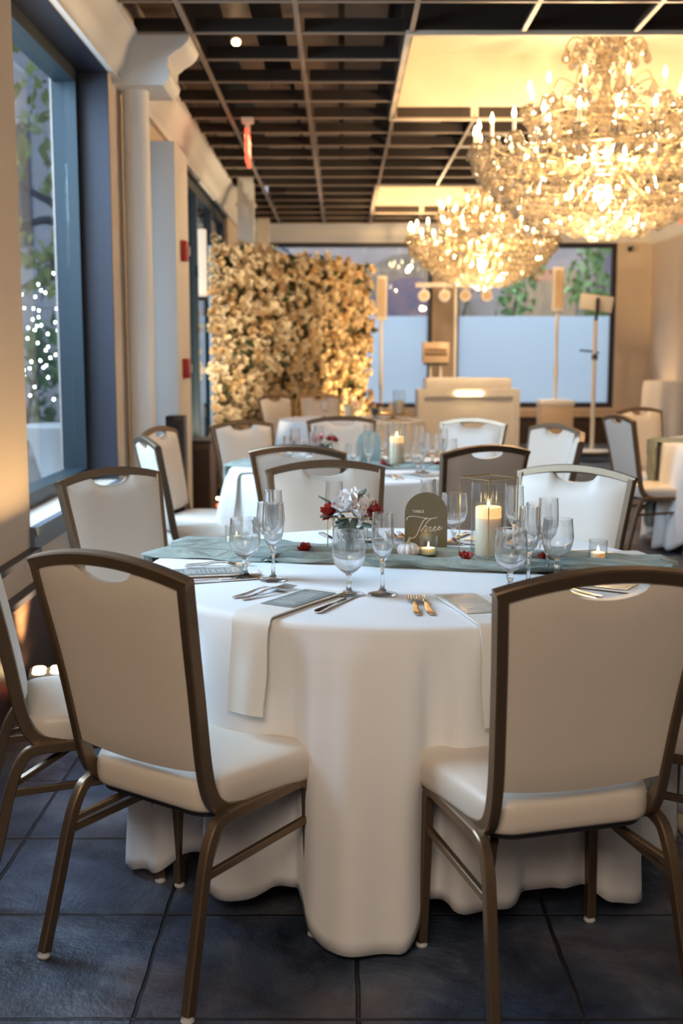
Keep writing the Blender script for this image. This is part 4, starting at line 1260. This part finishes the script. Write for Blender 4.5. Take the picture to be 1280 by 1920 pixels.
# ------------------------------------------------------------------ uplights and fittings
def uplight(loc, rz, lab, power, aim=(0,0,1), spread=70, col=(1.0,.66,.30)):
    t = empty('uplight', loc, rz); tag(t, lab, 'light')
    MB().box(-.075, .075, -.06, .06, .02, .125, bevel=.004).build('housing', 'silver', t, smooth=30)
    for sx in (-1, 1):
        for sy in (-1, 1):
            MB().lathe([(.001,.125),(.026,.125),(.024,.132),(.001,.134)], 16, (sx*.035, sy*.028, 0)).build('lens', 'led', t, smooth=50)
    o = MB().box(-.05, -.01, -.0615, -.0602, .06, .085).build('display', 'led_red', t, smooth=0); o['label'] = 'glowing red number display'
    MB().box(-.06, .06, -.05, .05, 0, .02).build('foot', 'black', t, smooth=0)
    l = bpy.data.lights.new('uplight_beam', 'SPOT'); l.energy = power; l.color = col; l.spot_size = R(spread); l.spot_blend = .8; l.shadow_soft_size = .04
    s = bpy.data.objects.new('uplight_beam', l); COL.objects.link(s); s.parent = t; s.location = (0, 0, .15)
    q = Vector(aim).to_track_quat('-Z', 'Y'); s.rotation_euler = (Euler((0,0,-rz)).to_matrix() @ q.to_matrix()).to_euler()
uplight((-1.17, 4.45, 0), R(12), 'small uplight box with four glowing lenses on the floor by the left wall', 95, (-.13, .02, 1))
uplight((-1.06, 10.0, 0), 0, 'white uplight on the floor at the left foot of the flower wall', 170, (-.05, .85, 1), 75, (1, .82, .55))
uplight((.34, 13.3, 0), R(60), 'uplight on the floor behind the far table lighting the flower wall', 110, (-.25, .55, 1), 80)
uplight((4.15, 15.3, 0), 0, 'uplight in the far right corner washing the back wall', 55, (.10, .25, 1), 60)
uplight((4.2, 11.2, 0), 0, 'uplight by the right wall beyond the right hand table', 55, (.10, 0, 1), 70)

def hanging_exit(loc, rz, w, h, lab, text=True):
    t = empty('exit_sign', loc, rz); tag(t, lab, 'exit sign')
    top = 3.172 - loc[2]
    MB().box(-.06, .06, -.045, .045, top-.03, top).box(-.02, .02, -.02, .02, h+.003, top-.03).build('mount', 'white', t, smooth=0)
    MB().box(-w/2, w/2, -.012, .012, 0, h, bevel=.002).build('sign_panel', 'exit', t, smooth=0)
    me = text_mesh('EXIT', h*.78, .001); me.materials.append(M['exit_letter'])
    link_mesh('lettering', me, t, (0, -.0135, h*.5), (R(90), 0, 0)); link_mesh('lettering', me, t, (0, .0135, h*.5), (R(90), 0, R(180)))
hanging_exit((-.72, 9.12, 2.83), R(91.3), .34, .24, 'red exit sign hanging edge on from the open ceiling grid')
hanging_exit((3.64, 12.045, 2.71), 0, .34, .21, 'red lit exit sign high at the right edge of the picture')
t = empty('spotlight', (-.66, 7.55, 3.30)); tag(t, 'small spotlight glowing inside the dark ceiling grid', 'light')
MB().tube([(0,.03,.10),(0,-.03,.02)], .035, 14).build('can', 'tee', t); MB().tube([(0,-.032,.018),(0,-.036,.013)], .026, 14).build('lens', 'led', t)
MB().tube([(0,.02,.09),(0,.02,.16)], .006, 6).build('bracket', 'tee', t)
for z, lab in ((2.10, 'upper red alarm device on the white pier beside the window'), (1.28, 'lower red alarm device on the white pier beside the window')):
    t = empty('fire_alarm', (-1.123, 8.25, z)); tag(t, lab, 'fire alarm')
    MB().box(0, .04, -.06, .06, -.07, .07, bevel=.006).build('housing', 'alarm', t, smooth=30)
    MB().box(.04, .055, -.02, .02, -.03, .03).build('lens', 'plastic', t, smooth=0)
t = empty('tube_lamp', (-1.235, 10.4, 1.86)); tag(t, 'upright white tube lamp fixed beside the flower wall', 'lamp')
MB().box(-.035, .035, -.03, .03, .03, .62, bevel=.008).build('diffuser', 'tubelamp', t, smooth=30); MB().box(-.04, .04, -.035, .035, 0, .03).build('end_cap', 'black', t, smooth=0)
MB().box(-.065, -.035, -.02, .02, .2, .3).build('bracket', 'black', t, smooth=0)
t = empty('security_camera', (4.05, 16.45, 2.86)); tag(t, 'tiny black security camera under the cornice at far right', 'camera')
MB().lathe([(.001,-.05),(.03,-.04),(.04,0),(.04,.03),(.001,.03)], 14).build('dome', 'black', t); MB().box(-.03, .03, 0, .1, .03, .05).build('mount', 'white', t)
# black loudspeaker and brown stand by the left wall
t = empty('loudspeaker', (-1.09, 7.58, 0)); tag(t, 'narrow black loudspeaker standing behind the warm lit chair', 'speaker')
MB().box(-.06, .06, -.08, .08, .0, .98, bevel=.006).build('cabinet', 'black', t, smooth=30); MB().box(-.045, .045, -.084, -.080, .5, .95).build('grille', 'navy', t, smooth=0)
t = empty('side_cabinet', (-1.10, 9.0, 0)); tag(t, 'low brown side cabinet beside the left foot of the flower wall', 'cabinet')
MB().box(-.09, .09, -.2, .2, .03, .70).build('body', 'brown', t, smooth=0); MB().box(-.10, .10, -.215, .215, .70, .725).build('top', 'walnut', t, smooth=0)
MB().box(-.08, .08, -.212, -.201, .06, .66).build('door', 'walnut', t, smooth=0)
for sx in (-1, 1): MB().box(sx*.07-.015, sx*.07+.015, -.18, .18, 0, .03).build('foot', 'black', t, smooth=0)
# white stand with papers
# ------------------------------------------------------------------ DJ corner
t = empty('dj_booth', (1.60, 14.5, 0)); tag(t, 'white event booth with a panelled front and glowing top light', 'booth')
MB().box(-.64, .64, .0, .55, .03, .95).build('body', 'white', t, smooth=0)
m = MB().box(-.64, -.56, -.03, 0, .03, .95).box(.56, .64, -.03, 0, .03, .95).box(-.56, .56, -.03, 0, .86, .95).box(-.56, .56, -.03, 0, .03, .12)
m.build('front_frame', 'white', t, smooth=0)
MB().box(-.54, .54, .02, .5, .95, 1.09, bevel=.006).build('riser', 'white', t, smooth=30)
MB().box(-.63, .63, .0, .54, 0, .03).build('plinth', 'sill', t, smooth=0)
MB().tube([(-.16,-.045,.90),(.16,-.045,.90)], .018, 10).build('strip_lamp', 'led', t)
def column_speaker(loc, lab, base=False):
    t = empty('column_speaker', loc); tag(t, lab, 'speaker', 'white column speakers')
    MB().box(-.068, .068, -.07, .07, 1.82, 2.38, bevel=.012).build('cabinet', 'white', t, smooth=30)
    MB().box(-.050, .050, -.074, -.070, 1.86, 2.34).build('grille', 'lightwood', t, smooth=0)
    MB().tube([(0,0,.10),(0,0,1.82)], .022, 12).build('pole', 'white', t); MB().tube([(0,0,.95),(0,0,1.15)], .03, 12).build('collar', 'white', t)
    if base:
        MB().box(-.21, .21, -.2, .2, 0, .66, bevel=.02).build('subwoofer', 'lightwood', t, smooth=30); MB().box(-.22, .22, -.21, .21, .60, .68, bevel=.02).build('lid', 'white', t, smooth=30)
    else: MB().box(-.2, .2, -.2, .2, 0, .10, bevel=.01).build('base', 'white', t, smooth=30)
column_speaker((.51, 14.9, 0), 'white column speaker on a pole beside the right edge of the flower wall')
column_speaker((2.80, 15.1, .12), 'white column speaker rising from a square subwoofer right of the booth', True)
t = empty('light_bar', (1.50, 15.3, 0)); tag(t, 'white T-shaped light bar with four round lamps behind the booth', 'stage light')
MB().tube([(0,0,.02),(0,0,2.28)], .022, 12).build('pole', 'white', t); MB().box(-.53, .55, -.03, .03, 2.26, 2.32, bevel=.006).build('crossbar', 'white', t, smooth=30)
MB().lathe([(.001,0),(.24,0),(.24,.015),(.03,.03),(.001,.03)], 24).build('base', 'white', t)
for x in (-.42, -.15, .12, .40):
    p = MB().tube([(x,.06,2.15),(x,-.07,2.15)], .075, 18).box(x-.01, x+.01, -.01, .01, 2.2, 2.27).build('lamp_head', 'white', t); MB().tube([(x,-.071,2.15),(x,-.075,2.15)], .05, 16).build('lens', 'lightwood', p)
t = empty('flood_light', (3.30, 15.1, .12)); tag(t, 'square flood lamp tilted on a tall white stand at the right of the back window', 'stage light')
rot = Euler((R(12), R(8), R(-6))).to_matrix()
MB().box(-.21, .21, -.05, .05, 1.83, 2.03, rot, .008).build('lamp_head', 'white', t, smooth=30)
MB().tube([(0,-.09,1.99),(0,-.07,1.78),(0,0,1.70)], .022, 10).build('clamp', 'black', t)
MB().tube([(0,0,.02),(0,0,1.72)], .028, 12).build('pole', 'white', t)
MB().lathe([(.001,0),(.25,0),(.25,.015),(.03,.03),(.001,.03)], 28).build('base', 'white', t)
MB().tube([(-.20,-.02,1.32),(.02,0,1.30),(.06,0,1.28)], .012, 8).tube([(0,-.02,1.2),(0,.0,1.26)], .04, 10).build('arm_bracket', 'black', t)
t = empty('sign_box', (1.20, 14.9, 1.09)); t.location.y = 14.78; tag(t, 'small cream sign box on two legs standing on the booth', 'sign')
MB().box(-.17, .17, -.05, .05, .19, .45, bevel=.006).build('box', 'lightwood', t, smooth=30)
MB().box(-.15, .15, -.04, .04, .165, .19).build('tray', 'black', t, smooth=0)
for x in (-.065, .065): MB().tube([(x,0,0),(x,0,.17)], .015, 10).build('leg', 'white', t)
p = MB().box(-.14, .14, -.054, -.050, .28, .37).build('name_plate', 'brown', t, smooth=0)
me = text_mesh('PRANCO', .065, .001); me.materials.append(M['lightwood']); link_mesh('lettering', me, p, (0, -.055, .325), (R(90), 0, 0))
cocktail_table((3.93, 13.6, 0), .36, 1.08, 'tall cocktail table under a beige cover by the right wall', 'napkin', True)
